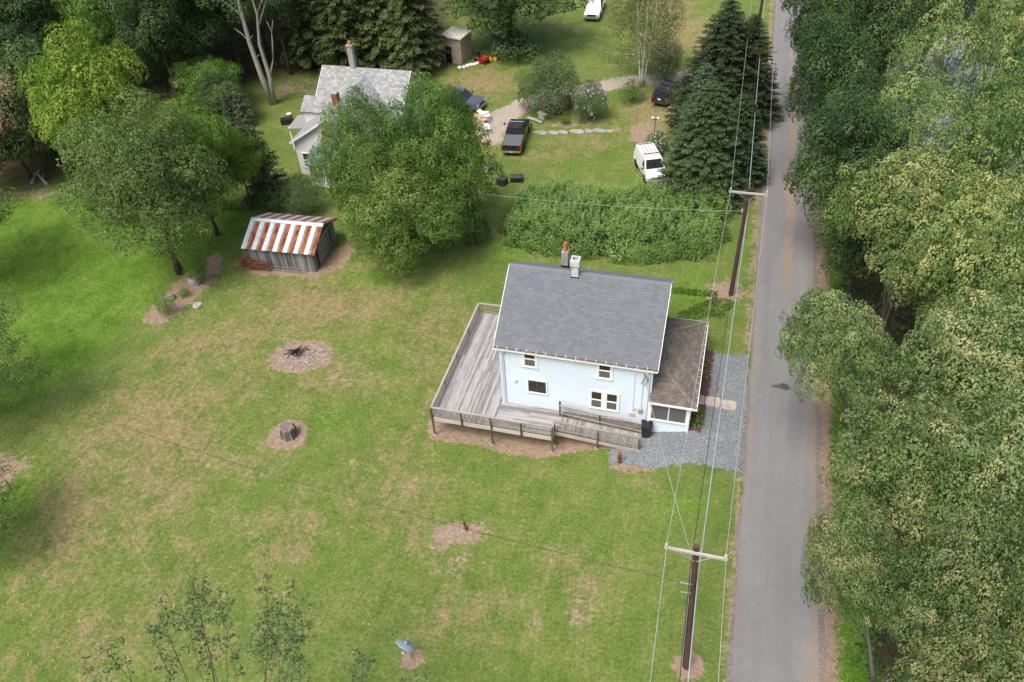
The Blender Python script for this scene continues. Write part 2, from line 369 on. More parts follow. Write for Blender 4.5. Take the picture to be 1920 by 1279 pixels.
def soft_line(x, y, pts, w, soft=.5): return np.clip(.5+(w-pdist(x, y, pts, False))/(2*soft), 0, 1)
def soft_ell(x, y, px, py, rx, ry, soft=.35):  # an ellipse given where it lies in the photograph
    c = G(px, py); a = G(px+rx, py); b = G(px, py-ry); ra = math.hypot(a[0]-c[0], a[1]-c[1]); rb = math.hypot(b[0]-c[0], b[1]-c[1])
    th = YAW; dx, dy = x-c[0], y-c[1]; e = dx*math.cos(th)+dy*math.sin(th); f = -dx*math.sin(th)+dy*math.cos(th)
    q = np.hypot(e/ra, f/rb); return np.clip(.5+(1-q)*min(ra, rb)/(2*soft), 0, 1)
def GP(*pts): return [G(*p) for p in pts]

def axis(a, b, st, lo, hi, extra=()):
    x = list(np.arange(a, b, st))+list(extra); s = st; p = b
    while p < hi: x.append(p); s *= 1.25; p += s
    p = a; s = st
    while p > lo: s *= 1.25; p -= s; x.append(p)
    return np.array(sorted(set(np.round(x, 3))))
gx, gy = axis(-62, 14, .36, -900, 900, (.6,)), axis(8, 112, .36, -300, 1400)
X, Y = np.meshgrid(gx, gy); Z = ter(X, Y)
O3 = (-11.49, 34.17)                                       # front left corner of the blue house
dirt = np.zeros_like(X); dry = np.full_like(X, .10); lush = np.zeros_like(X); forest = np.zeros_like(X); ash = np.zeros_like(X); track = np.zeros_like(X)
def add(m, s, k=1.): np.maximum(m, s*k, out=m)
# bare soil
add(dirt, soft_poly(X, Y, GP((455, 500), (475, 515), (560, 519), (612, 516), (640, 500), (668, 466), (655, 455), (632, 466), (604, 490), (480, 480), (462, 470), (440, 500)), .5))
add(dirt, soft_poly(X, Y, GP((268, 606), (275, 585), (310, 552), (330, 530), (365, 505), (408, 474), (420, 486), (402, 530), (352, 570), (330, 598), (300, 612)), .7), .95)
add(dirt, soft_ell(X, Y, 562, 668, 56, 29, .4)); add(ash, soft_ell(X, Y, 570, 670, 46, 20, .9), .60)
add(dirt, soft_poly(X, Y, GP((560, 655), (600, 660), (628, 675), (605, 690), (570, 692)), .4)); add(ash, soft_poly(X, Y, GP((575, 662), (600, 664), (624, 675), (600, 686), (575, 688)), .6), .62)
add(dirt, soft_ell(X, Y, 541, 815, 37, 27)); add(dirt, soft_ell(X, Y, 520, 835, 22, 8), .6)
add(dirt, soft_ell(X, Y, 860, 998, 46, 20)); add(ash, soft_ell(X, Y, 862, 993, 34, 13, .5), .62)
add(dirt, soft_ell(X, Y, 835, 1022, 24, 14, .5), .75); add(dirt, soft_ell(X, Y, 850, 1062, 42, 34, 1.2), .52); add(dirt, soft_ell(X, Y, 905, 1005, 22, 26, 1.0), .5)
add(dirt, soft_ell(X, Y, 773, 1236, 22, 19, .25)); add(dirt, soft_ell(X, Y, 1290, 1248, 31, 26, .3)); add(dirt, soft_ell(X, Y, 1322, 1238, 16, 9, .4), .6)
add(dirt, soft_poly(X, Y, GP((803, 800), (806, 824), (850, 829), (900, 836), (945, 849), (985, 856), (1030, 859), (1075, 846), (1142, 839), (1150, 820), (1040, 790))+[(-8, 34.2), (-11.4, 34.3), (-11.4, 42.6), (-15.7, 42.6)], .3))
add(dirt, soft_poly(X, Y, GP((1140, 838), (1145, 880), (1175, 885), (1222, 880), (1255, 868), (1250, 852), (1200, 850)), .4))
add(dirt, soft_ell(X, Y, 1362, 545, 40, 26, .9), .72); add(dirt, soft_ell(X, Y, 1345, 555, 26, 9, .5), .8)
add(dirt, soft_ell(X, Y, 0, 885, 45, 38, 1.2), .8); add(dirt, soft_ell(X, Y, 165, 872, 22, 8, .8), .5)
add(dirt, soft_ell(X, Y, 1205, 243, 22, 12, .7)); add(dirt, soft_ell(X, Y, 1198, 258, 18, 9, .7)); add(dirt, soft_ell(X, Y, 1155, 243, 11, 5, .6), .8)
add(dirt, soft_ell(X, Y, 1060, 232, 60, 10, 1.), .55); add(dirt, soft_ell(X, Y, 975, 208, 22, 7, .8), .8)
add(dirt, soft_ell(X, Y, 640, 710, 32, 14, 1.0), .58); add(dirt, soft_ell(X, Y, 665, 870, 20, 14, .8), .55); add(dirt, soft_ell(X, Y, 490, 892, 18, 9, .7), .6); add(dirt, soft_ell(X, Y, 530, 865, 12, 5, .5), .6)
for pts, w, k in ((((1105, 1085), (1110, 1130), (1085, 1180)), .22, .62), (((1082, 1120), (1080, 1175)), .3, .72), (((1010, 1165), (1005, 1185)), .3, .5), (((1060, 1005), (1090, 1050)), .3, .45), (((470, 940), (468, 1030)), .25, .42)):
    add(dirt, soft_line(X, Y, GP(*pts), w, .5), k)
add(dirt, soft_line(X, Y, [(3.5, -5), (3.55, 30), (3.5, 31.4)], .2, .5), .75); add(dirt, soft_line(X, Y, [(3.4, 41.6), (3.35, 60), (3.3, 110)], .28, .5), .8)
add(dirt, soft_line(X, Y, [(8.1, -5), (8.2, 60), (8.4, 120)], .7, .7), .8)
add(dirt, soft_ell(X, Y, 60, 365, 60, 14, 1.5), .6); add(dirt, soft_ell(X, Y, 545, 165, 60, 16, 2), .6)
rs = random.Random(5)
for i in range(60):                                        # worn spots all over the lawn
    px, py = rs.uniform(150, 1330), rs.uniform(430, 1270); add(dirt, soft_ell(X, Y, px, py, rs.uniform(6, 20), rs.uniform(3, 9), .7), rs.uniform(.28, .5))
# the farm track behind, and where it meets the road
add(track, soft_line(X, Y, GP((1450, 128), (1410, 133)), 2.6, .8)); 
add(track, soft_line(X, Y, GP((1420, 133), (1260, 145), (1180, 152), (1110, 166), (1045, 180), (985, 195), (945, 215), (918, 232)), 1.35, .9), .95)
add(track, soft_line(X, Y, GP((960, 212), (930, 240), (925, 262)), 1.3, .9), .75)
# worn, yellowed parts of the lawn
for px, py, rx, ry, k in ((250, 880, 190, 150, .40), (110, 1010, 140, 110, .36), (470, 800, 200, 120, .22), (620, 560, 150, 60, .55), (430, 640, 120, 60, .42), (620, 720, 110, 80, .4), (740, 930, 160, 90, .25), (800, 620, 70, 90, .35), (330, 760, 120, 60, .4),
        (880, 1150, 120, 70, .3), (560, 1000, 120, 90, .25), (1000, 940, 160, 60, .25), (1080, 1100, 90, 110, .3), (900, 150, 70, 30, .5), (1290, 60, 40, 70, .75), (1230, 215, 60, 50, .5), (1100, 270, 150, 30, .2), (1000, 300, 60, 30, .25), (480, 700, 90, 80, .35), (330, 1050, 100, 80, .3), (150, 1180, 120, 60, .3), (640, 1120, 120, 70, .25)):
    add(dry, soft_ell(X, Y, px, py, rx, ry, 3.), min(.8, k*1.35))
add(lush, soft_poly(X, Y, GP((0, 365), (250, 365), (460, 380), (450, 440), (330, 520), (250, 600), (160, 690), (40, 770), (-150, 800), (-150, 365)), 2.5), 1.)
for px, py, rx, ry, k in ((620, 790, 90, 50, .55), (1290, 950, 80, 60, .6), (1330, 1150, 50, 120, .55), (700, 520, 120, 30, .6), (1100, 880, 50, 14, .6), (860, 850, 70, 20, .55), (1300, 560, 60, 60, .7), (950, 480, 60, 40, .6), (1390, 480, 24, 100, .7), (980, 90, 60, 40, .6), (1180, 110, 60, 20, .5), (300, 960, 20, 30, .3), (10, 960, 60, 90, .8), (1430, 40, 10, 100, .6), (640, 1090, 80, 30, .3)):
    add(lush, soft_ell(X, Y, px, py, rx, ry, 2.), k)
dry *= 1-.9*np.clip(lush, 0, 1)
# leaf mould under the woods
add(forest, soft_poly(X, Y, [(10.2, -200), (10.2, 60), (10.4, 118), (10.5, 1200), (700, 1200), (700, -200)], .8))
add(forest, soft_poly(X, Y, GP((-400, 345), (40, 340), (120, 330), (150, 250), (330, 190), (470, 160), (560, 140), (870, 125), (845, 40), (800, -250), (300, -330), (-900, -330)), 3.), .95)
add(lush, soft_ell(X, Y, 190, 80, 70, 40, 3), .5); add(lush, soft_line(X, Y, [(9.3, -50), (9.3, 130)], .9, .6), .9)
N = X.size; me = bpy.data.meshes.new('ground'); nx, ny = len(gx), len(gy)
idx = np.arange(N).reshape(ny, nx); q = np.stack([idx[:-1, :-1], idx[:-1, 1:], idx[1:, 1:], idx[1:, :-1]], -1).reshape(-1, 4)
def quads_mesh(me, V, Q):
    k = Q.shape[1]; me.vertices.add(len(V)); me.vertices.foreach_set('co', np.ascontiguousarray(V, np.float32).ravel())
    me.loops.add(Q.size); me.loops.foreach_set('vertex_index', Q.astype(np.int32).ravel())
    me.polygons.add(len(Q)); me.polygons.foreach_set('loop_start', np.arange(0, Q.size, k, dtype=np.int32)); me.update(calc_edges=True)
quads_mesh(me, np.stack([X, Y, Z], -1).reshape(-1, 3), q)
def vcol(me, name, r, g, b):
    a = me.attributes.new(name, 'FLOAT_COLOR', 'POINT'); a.data.foreach_set('color', np.stack([r, g, b, np.ones_like(r)], -1).astype(np.float32).ravel())
vcol(me, 'mask', dirt, dry, lush); vcol(me, 'mask_b', forest, ash, track)
me.materials.append(M['lawn']); me.polygons.foreach_set('use_smooth', [True]*len(me.polygons))
tag(link('ground', me), kind='structure')

def sheet(name, poly, dz, st, mat, rag=.0, parent=None, soft=0):
    xs = [p[0] for p in poly]; ys = [p[1] for p in poly]; rg = np.random.default_rng(3)
    ax, ay = np.arange(min(xs)-st, max(xs)+2*st, st), np.arange(min(ys)-st, max(ys)+2*st, st)
    A, B = np.meshgrid(ax, ay); jx = A+rg.uniform(-.35, .35, A.shape)*st; jy = B+rg.uniform(-.35, .35, A.shape)*st
    mx, my = A[:-1, :-1]+st/2, B[:-1, :-1]+st/2; d = pdist(mx, my, poly); s = np.where(inpoly(mx, my, poly), d, -d)
    keep = s + rg.uniform(-rag, rag, s.shape) > 0; n1 = A.shape[1]; I = np.arange(A.size).reshape(A.shape)
    Q = np.stack([I[:-1, :-1], I[:-1, 1:], I[1:, 1:], I[1:, :-1]], -1)[keep]
    used = np.unique(Q); mp = np.zeros(A.size, int); mp[used] = np.arange(len(used))
    V = np.stack([jx.ravel(), jy.ravel(), ter(jx.ravel(), jy.ravel())+dz+rg.uniform(0, .006, A.size)], -1)[used]
    me = bpy.data.meshes.new(name); quads_mesh(me, V, mp[Q]); me.materials.append(mat)
    return link(name, me, parent)
# the road: one sheet with a wavering edge, on a gravelly verge
def strip(name, ys, lf, rf, z, mat):
    mb = MB(); V = []; n = 9
    for y in ys:
        a, b = lf(y), rf(y); V.append([(a+(b-a)*k/(n-1), y, z+.05*math.sin(math.pi*k/(n-1))*0) for k in range(n)])
    V = np.array(V); I = np.arange(V.shape[0]*n).reshape(-1, n); me = bpy.data.meshes.new(name)
    quads_mesh(me, V.reshape(-1, 3), np.stack([I[:-1, :-1], I[:-1, 1:], I[1:, 1:], I[1:, :-1]], -1).reshape(-1, 4)); me.materials.append(mat)
    return tag(link(name, me), kind='structure')
from mathutils import noise as mnoise
wob = lambda y, k, s=.09: s*(mnoise.noise((y*.35, k, 0))+.6*mnoise.noise((y*1.7, k+5, 0)))
ys = np.concatenate([np.arange(-40, 125, .3), np.arange(126, 1300, 12)])
strip('road_verge', ys, lambda y: 3.60+wob(y, 9, .2), lambda y: 8.0+wob(y, 2, .25), .008, M['shoulder'])
strip('road', ys, lambda y: 3.8+wob(y, 1, .13), lambda y: 7.72+wob(y, 3, .13)+.5*max(0, min(1, (y-88)/14)), .014, M['road'])
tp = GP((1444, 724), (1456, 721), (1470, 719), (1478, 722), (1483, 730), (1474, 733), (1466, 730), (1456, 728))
tag(sheet('dark_road_patch', [(x, y) for x, y, z in tp], .019, .07, basic('dark_patch_grey', (.075, .07, .072), .8), .03), kind='structure')  # small darker sheet lying just above the asphalt
# gravel parking strip between porch and road
tag(sheet('gravel_parking', [(-4.1, 31.2), (-1.2, 30.9), (.6, 31.35), (2.6, 31.3), (3.5, 31.2), (3.62, 36), (3.5, 41.4), (2.4, 41.2), (.95, 41.3), (.3, 41.3), (.3, 34.0), (-2.2, 34.1), (-4.2, 33.0)], .035, .11, M['gravel'], .1), kind='structure')
tag(sheet('mulch_bed', [(.28, 33.95), (1.05, 33.8), (1.2, 36.1), (1.25, 38.2), (1.25, 41.3), (.28, 41.35)], .065, .11, M['mulch'], .06), kind='structure')
wm = MB(); wm.face([(15.5, 62, -.75), (60, 62, -.75), (60, 118, -.75), (15.5, 118, -.75)])
tag(wm.build('pond', M['water'], fix=False), kind='structure')

# ------------------------------------------------------------------ foliage
def unit(v): return v/np.maximum(np.linalg.norm(v, axis=-1, keepdims=True), 1e-9)
def leaf_mesh(name, base, d, side, L, Wd, tint, mats, fold=None, mi=None):
    n = len(base); L = np.asarray(L).reshape(-1, 1)*np.ones((n, 1)); Wd = np.asarray(Wd).reshape(-1, 1)*np.ones((n, 1))
    mid = base+d*L*.45
    if fold is not None: mid = mid+fold*L*.08
    V = np.stack([base, mid+side*Wd*.5, base+d*L, mid-side*Wd*.5], 1).reshape(-1, 3)
    me = bpy.data.meshes.new(name); quads_mesh(me, V, np.arange(n*4).reshape(-1, 4))
    a = me.attributes.new('tint', 'FLOAT', 'FACE'); a.data.foreach_set('value', np.asarray(tint, np.float32))
    for m in (mats if isinstance(mats, list) else [mats]): me.materials.append(m)
    if mi is not None: me.polygons.foreach_set('material_index', mi.astype(np.int32))
    return me
def clump_leaves(rg, pos, nrm, k, r, L, W, droop, tb, spread=.9, dome=.75, tipt=0.):
    n = len(pos); P = np.repeat(pos, k, 0); Nn = np.repeat(nrm, k, 0); T = rg.normal(size=(n*k, 3)); T = unit(T-Nn*(T*Nn).sum(1, keepdims=True))
    rad_ = np.sqrt(rg.uniform(0, 1, (n*k, 1))); rs_ = r*np.repeat(rg.uniform(.7, 1.3, n), k)[:, None]
    q_ = np.sqrt(np.clip(1-rad_**2, 0, 1)); base = P+T*rs_*rad_+Nn*rs_*dome*q_+rg.normal(size=(n*k, 3))*r*.09
    ln = unit(T*rad_*dome+Nn*q_+rg.normal(size=(n*k, 3))*.26)                        # leaves lie like tiles on the rounded tuft
    d = unit(T*(q_+.25)-Nn*(rad_*.8-.25)+np.array([0, 0, -droop])*rad_+ln*.12+rg.normal(size=(n*k, 3))*.30)
    side = unit(np.cross(d, ln)); fold = unit(np.cross(side, d))
    sc = rg.uniform(.7, 1.25, n*k); tint = np.clip(np.repeat(tb, k)+rg.normal(size=n*k)*.06+tipt*(.5-rad_[:, 0]), 0, 1)  # tuft tops tinted paler than rims: lit tops put into colour, plus reddish tips
    return base, d, side, L*sc, W*sc, tint, fold
def thin(pos, cell, rg):                                     # keep one point per little cube, so clumps stand apart
    alive = np.ones(len(pos), bool); out = []; c2 = cell*cell
    for i in rg.permutation(len(pos)):
        if alive[i]:
            out.append(i); d = pos-pos[i]; alive &= (d*d).sum(1) > c2
    return np.array(out)
def crown(name, seed, R, cz, nl, lr, nc, k, cr, L, W, mat, droop=.3, flat=.85, hollow=.25, top_bias=.25, shape=None, out_frac=.62, gap=1.15, tipt=0., dome=.75, low=-1., fill=5, rmin=.72, wisp=.06, upb=.5):
    rg = np.random.default_rng(seed); R = np.array(R, float)
    u = unit(rg.normal(size=(nl*40, 3))); u = u[u[:, 2] > -.6]; keep = []          # lobes spread evenly over the crown
    for q in u:
        if all((q*p).sum() < 1-1.5/nl for p in keep): keep.append(q)
        if len(keep) >= nl: break
    u = np.array(keep); rr = rg.uniform(rmin, 1.08, (len(u), 1))*out_frac
    lc = u*rr*R; lrad = lr*R.min()*rg.uniform(.75, 1.3, len(u))
    lc = np.concatenate([lc, rg.normal(size=(fill, 3))*R*.25]); lrad = np.append(lrad, lr*R.min()*rg.uniform(.9, 1.3, fill))
    p = lrad**2/np.sum(lrad**2); nn = min(16000, nc*10); w = rg.choice(len(lc), nn, p=p)
    d = unit(rg.normal(size=(nn, 3))+np.array([0, 0, top_bias])); d[:, 2] = np.where(d[:, 2] < low, -d[:, 2], d[:, 2]); inner = rg.uniform(size=nn) < hollow; depth = np.where(inner, rg.uniform(.4, .85, nn), np.where(rg.uniform(size=nn) < wisp, rg.uniform(1.06, 1.22, nn), rg.uniform(.92, 1.08, nn)))
    bump = 1+.13*np.sin(d[:, 0]*5+w)*np.sin(d[:, 1]*6+2*w)+.08*np.sin(d[:, 2]*9+w)
    pos = lc[w]+d*(lrad[w]*depth*bump)[:, None]*np.array([1, 1, flat])
    inside = np.zeros(len(pos), int)
    for c, r in zip(lc, lrad): inside += (np.linalg.norm((pos-c)/np.array([1, 1, flat]), axis=1) < r*.80)
    ok = (inside == 0) | (inner & (rg.uniform(size=nn) < .30)); pos, d, w = pos[ok], d[ok], w[ok]
    i = thin(pos, cr*gap, rg); pos, d, w = pos[i], d[i], w[i]
    if len(pos) > nc: i = rg.permutation(len(pos))[:nc]; pos, d, w = pos[i], d[i], w[i]
    out = unit(pos/R+1e-6)
    nrm = unit(d*.7+out*.35+np.array([0, 0, upb])+rg.normal(size=pos.shape)*.2)
    lt = rg.uniform(.32, .66, len(lc)); tb = np.clip(lt[w]+rg.normal(size=len(pos))*.16, 0, 1)
    pos = pos+np.array([0, 0, cz])
    b, dd, s, l, ww, t, f = clump_leaves(rg, pos, nrm, k, cr, L, W, droop, tb, dome=dome, tipt=tipt)
    me = leaf_mesh(name, b, dd, s, l, ww, t, mat, f); return me, lc+np.array([0, 0, cz])
def trunk_mesh(name, seed, h, r, limbs, mat, lean=(0, 0), stems=1, base_z=-.3, limb_r=.42, fork=.35, n=8):
    rg = random.Random(seed); mb = MB()
    for s in range(stems):
        a = 2*math.pi*s/max(1, stems)+rg.uniform(-.4, .4); sp = .0 if stems == 1 else h*.09
        pts = []; rr = []
        for i in range(7):
            t = i/6; x = lean[0]*t*t+math.cos(a)*sp*t+rg.uniform(-1, 1)*h*.008*(i > 0)+(.18*math.cos(a) if stems > 1 else 0); y = lean[1]*t*t+math.sin(a)*sp*t+rg.uniform(-1, 1)*h*.008*(i > 0)+(.18*math.sin(a) if stems > 1 else 0)
            pts.append((x, y, base_z+(h-base_z)*t)); rr.append(r*(1.45 if i == 0 else 1-.78*t))
        mb.tube(pts, rr, n)
        for j, c in enumerate(limbs):
            if stems > 1 and j % stems != s: continue
            t = min(.92, fork+(.9-fork)*rg.random()*.8); i = int(t*6); p0 = Vector(pts[i]); c = Vector(c); r0 = r*limb_r*(1.1-t)+.015
            m1 = p0.lerp(c, .4)+Vector((rg.uniform(-.3, .3), rg.uniform(-.3, .3), .25*(c-p0).length*.4)); m2 = p0.lerp(c, .75)+Vector((rg.uniform(-.3, .3), rg.uniform(-.3, .3), .1))
            mb.tube([p0, m1, m2, c], [r0, r0*.75, r0*.5, r0*.2], 6)
            for q in range(2):
                e = c+Vector((rg.uniform(-1, 1), rg.uniform(-1, 1), rg.uniform(-.2, .8)))*(c-p0).length*.35; mb.tube([m2, m2.lerp(e, .5)+Vector((0, 0, .1)), e], [r0*.42, r0*.3, r0*.1], 5)
    return mb.mesh(name, mat, True, fix=False)
def conifer(name, seed, H, R, mat, nb=26, droop=.25, sp=.42, dens=1., base=.06, ragged=.25, L=.42, W=.13, gap=0., tip=None):
    rg = np.random.default_rng(seed); B, D, S, LL, WW, T, F = [], [], [], [], [], [], []
    z = H*base
    while z < H*.985:
        f = 1-(z-H*base)/(H*(1-base)); r = R*(f**.66)+.12; nbr = max(4, int(nb*(.35+.65*f)))
        ph = rg.uniform(0, 6.28)
        for i in range(nbr):
            if rg.uniform() < gap: continue
            a = ph+2*math.pi*i/nbr+rg.normal()*.12; rl = r*rg.uniform(1-ragged, 1.08); zz = z+rg.normal()*.12
            ns = max(3, int(rl/.17*dens)); t = np.linspace(.25 if rl > 1.2 else .08, 1, ns)
            dirv = np.array([math.cos(a), math.sin(a), 0]); pos = dirv*(rl*t)[:, None]; pos[:, 2] = zz+rl*(.10*t-droop*t*t+.1*t**4)
            latw = .55*(1-t*.75)*min(1, rl*.4)
            for sgn in (-1, 0, 1, -1, 1):
                lat = np.array([-math.sin(a), math.cos(a), 0])*sgn
                d = unit(dirv*.8+lat*.75+np.array([0, 0, -.28])+rg.normal(size=(ns, 3))*.22)
                b = pos+lat*(latw*rg.uniform(0, .8, ns))[:, None]+rg.normal(size=(ns, 3))*.04
                B.append(b); D.append(d); up = unit(np.array([0, 0, 1.])+rg.normal(size=(ns, 3))*.35+dirv*.3); s = unit(np.cross(d, up)); S.append(s); F.append(unit(np.cross(s, d)))
                q = rg.uniform(.75, 1.3, ns)*(.75+.25*f); LL.append(L*q); WW.append(W*q)
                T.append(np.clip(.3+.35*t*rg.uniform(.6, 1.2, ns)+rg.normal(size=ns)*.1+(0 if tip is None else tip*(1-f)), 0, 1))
        z += sp*(.55+.45*f)*rg.uniform(.85, 1.15)
    c = np.concatenate
    return leaf_mesh(name, c(B), c(D), c(S), c(LL), c(WW), c(T), mat, c(F))

LM = {}
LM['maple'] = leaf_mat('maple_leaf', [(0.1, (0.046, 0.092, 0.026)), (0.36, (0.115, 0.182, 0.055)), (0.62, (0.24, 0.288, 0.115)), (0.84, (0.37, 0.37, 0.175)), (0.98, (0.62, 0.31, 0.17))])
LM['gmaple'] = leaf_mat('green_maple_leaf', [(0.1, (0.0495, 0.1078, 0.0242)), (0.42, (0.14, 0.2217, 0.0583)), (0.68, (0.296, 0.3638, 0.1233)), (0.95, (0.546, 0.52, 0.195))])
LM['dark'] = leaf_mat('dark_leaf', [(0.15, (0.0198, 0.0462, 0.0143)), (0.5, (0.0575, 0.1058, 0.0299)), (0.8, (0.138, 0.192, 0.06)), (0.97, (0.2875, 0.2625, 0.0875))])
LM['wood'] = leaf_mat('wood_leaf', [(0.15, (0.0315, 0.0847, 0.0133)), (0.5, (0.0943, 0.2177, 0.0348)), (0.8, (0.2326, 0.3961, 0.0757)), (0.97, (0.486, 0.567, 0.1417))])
LM['dmaple'] = leaf_mat('brownish_maple_leaf', [(0.15, (0.0374, 0.0572, 0.022)), (0.45, (0.0938, 0.1274, 0.0456)), (0.75, (0.2246, 0.2086, 0.0963)), (0.97, (0.4914, 0.2457, 0.1134))])
LM['walnut'] = leaf_mat('walnut_leaf', [(0.12, (0.07, 0.15, 0.016)), (0.45, (0.185, 0.29, 0.032)), (0.8, (0.36, 0.43, 0.07)), (0.97, (0.48, 0.47, 0.11))], .3)
LM['locust'] = leaf_mat('grey_green_leaf', [(0.12, (0.055, 0.095, 0.026)), (0.5, (0.14, 0.198, 0.052)), (0.85, (0.25, 0.295, 0.1)), (0.98, (0.6, 0.4, 0.08))])
LM['big'] = leaf_mat('yard_tree_leaf', [(0.12, (0.033, 0.0836, 0.0132)), (0.45, (0.0997, 0.1813, 0.0317)), (0.78, (0.21, 0.2917, 0.0653)), (0.97, (0.396, 0.396, 0.108))])
LM['bright'] = leaf_mat('bright_leaf', [(0.12, (0.045, 0.115, 0.02)), (0.5, (0.0978, 0.2012, 0.0345)), (0.9, (0.2015, 0.325, 0.065))], .3)
LM['hedge'] = leaf_mat('hedge_leaf', [(0.12, (0.042, 0.11, 0.02)), (0.45, (0.125, 0.245, 0.058)), (0.8, (0.26, 0.42, 0.12)), (0.98, (0.42, 0.52, 0.18))])
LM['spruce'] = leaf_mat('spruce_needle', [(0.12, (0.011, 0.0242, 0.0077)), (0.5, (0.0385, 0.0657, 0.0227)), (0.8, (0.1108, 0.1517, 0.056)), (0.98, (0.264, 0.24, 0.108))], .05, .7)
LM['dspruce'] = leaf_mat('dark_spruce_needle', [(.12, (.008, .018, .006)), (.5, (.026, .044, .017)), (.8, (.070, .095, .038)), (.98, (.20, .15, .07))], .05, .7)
LM['bspruce'] = leaf_mat('blue_spruce_needle', [(0.12, (0.018, 0.036, 0.016)), (0.5, (0.052, 0.088, 0.045)), (0.9, (0.15, 0.2, 0.12))], .05, .7)
LM['olive'] = leaf_mat('olive_needle', [(0.12, (0.035, 0.044, 0.02)), (0.5, (0.0828, 0.0978, 0.046)), (0.9, (0.1755, 0.1885, 0.0975))], .1, .6)
LM['pine'] = leaf_mat('pine_needle', [(0.12, (0.0198, 0.0352, 0.011)), (0.5, (0.0674, 0.1005, 0.0294)), (0.9, (0.189, 0.2228, 0.0743))], .08, .7)
LM['birch'] = leaf_mat('birch_leaf', [(0.12, (0.062, 0.08, 0.026)), (0.5, (0.1294, 0.1462, 0.0506)), (0.9, (0.25, 0.2438, 0.0938))], .3)
LM['fresh'] = leaf_mat('fresh_green_leaf', [(.12, (.050, .120, .014)), (.45, (.115, .225, .026)), (.8, (.22, .335, .05)), (.97, (.36, .39, .08))], .3)
LM['sage'] = leaf_mat('sage_leaf', [(0.12, (0.045, 0.085, 0.028)), (0.5, (0.105, 0.165, 0.062)), (0.9, (0.2, 0.26, 0.12))])
LM['flower'] = basic('pale_blossom', (.62, .52, .66), .7, 0, .15, 3)
LM['wflower'] = basic('white_blossom', (.72, .72, .70), .7, 0, .1, 3)
LM['fern'] = leaf_mat('roadside_green', [(.12, (.07, .16, .012)), (.5, (.14, .27, .02)), (.9, (.22, .36, .04))], .3)

KIND = {}
def kind(name, H0, R0, cz, crown_fn, trunk_fn, variants): KIND[name] = dict(H0=H0, R0=R0, cz=cz, cf=crown_fn, tf=trunk_fn, n=variants, cache={})
def meshes(k, v):
    K = KIND[k]; v %= K['n']
    if v not in K['cache']:
        cm, lc = K['cf'](v); K['cache'][v] = (cm, K['tf'](v, lc))
    return K['cache'][v]
def std(name, H0, R0, rz, nl, lr, nc, k, cr, L, W, mat, tr, bark, n=2, stems=1, nlimb=9, **kw):
    cz = H0-rz
    kind(name, H0, R0, cz, lambda v: crown(name+'_crown', 11*v+hash_(name), (R0, R0*.95, rz), cz, nl, lr, nc, k, cr, L, W, mat, **kw),
         lambda v, lc: trunk_mesh(name+'_trunk', 7*v+3, H0*.72, tr, [tuple(c) for c in lc[:nlimb]], bark, stems=stems), n)
def hash_(s): return sum(ord(c)*(i+3) for i, c in enumerate(s)) % 9973
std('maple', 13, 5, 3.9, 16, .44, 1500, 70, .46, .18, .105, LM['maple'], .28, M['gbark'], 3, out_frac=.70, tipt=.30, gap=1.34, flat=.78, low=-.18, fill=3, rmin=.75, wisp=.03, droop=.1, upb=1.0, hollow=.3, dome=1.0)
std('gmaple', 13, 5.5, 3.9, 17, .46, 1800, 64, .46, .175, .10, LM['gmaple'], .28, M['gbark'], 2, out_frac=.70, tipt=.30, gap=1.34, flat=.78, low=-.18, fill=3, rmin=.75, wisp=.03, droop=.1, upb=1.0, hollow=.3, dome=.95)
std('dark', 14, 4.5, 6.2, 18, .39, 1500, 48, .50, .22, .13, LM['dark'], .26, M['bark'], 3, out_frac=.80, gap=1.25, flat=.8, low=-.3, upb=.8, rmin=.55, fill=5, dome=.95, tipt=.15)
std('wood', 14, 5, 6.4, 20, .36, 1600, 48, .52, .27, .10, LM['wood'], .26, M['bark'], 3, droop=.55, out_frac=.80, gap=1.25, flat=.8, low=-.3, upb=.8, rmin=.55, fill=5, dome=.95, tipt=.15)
std('dmaple', 12, 4.5, 5.4, 20, .34, 1300, 50, .46, .20, .12, LM['dmaple'], .24, M['bark'], 2, out_frac=.78, gap=1.35, tipt=.2, dome=.95)
std('fresh', 14, 5, 6.4, 24, .30, 1700, 46, .50, .26, .09, LM['fresh'], .2, M['bark'], 2, droop=.6, out_frac=.84, gap=1.25, tipt=.25, flat=.78, low=-.35, rmin=.5, fill=6, wisp=.12)
std('walnut', 14, 5, 6.2, 24, .31, 1700, 48, .52, .27, .09, LM['walnut'], .26, M['bark'], 2, droop=.6, out_frac=.82, gap=1.25, tipt=.25, flat=.78, low=-.35, rmin=.5, fill=6, wisp=.1)
std('locust', 15, 5, 7.0, 34, .28, 3200, 26, .40, .19, .085, LM['locust'], .24, M['bark'], 1, hollow=.4, out_frac=.82, gap=1.15, rmin=.5, wisp=.12)
std('big', 13, 7, 6.4, 34, .28, 3200, 44, .45, .20, .095, LM['big'], .34, M['bark'], 2, out_frac=.82, nlimb=14, gap=1.2, flat=.9, low=-.55, rmin=.6, fill=7, wisp=.1, dome=.95, tipt=.15)
std('open', 13, 5, 4.8, 16, .26, 420, 50, .46, .18, .11, LM['gmaple'], .2, M['gbark'], 1, out_frac=.9, gap=1.4, flat=.75, low=-.3, rmin=.5, fill=3, wisp=.15, nlimb=14)
std('birch', 14, 4.2, 6.4, 28, .27, 1600, 18, .42, .16, .08, LM['birch'], .13, basic('birch_bark', (.60, .58, .53), .8, 0, .2, 5), 1, stems=3, hollow=.45, out_frac=.85, nlimb=12)
std('bush', 2.2, 1.3, 1.05, 14, .33, 300, 14, .24, .15, .075, LM['bright'], .05, M['bark'], 2, nlimb=6, out_frac=.85, rmin=.4, wisp=.25)
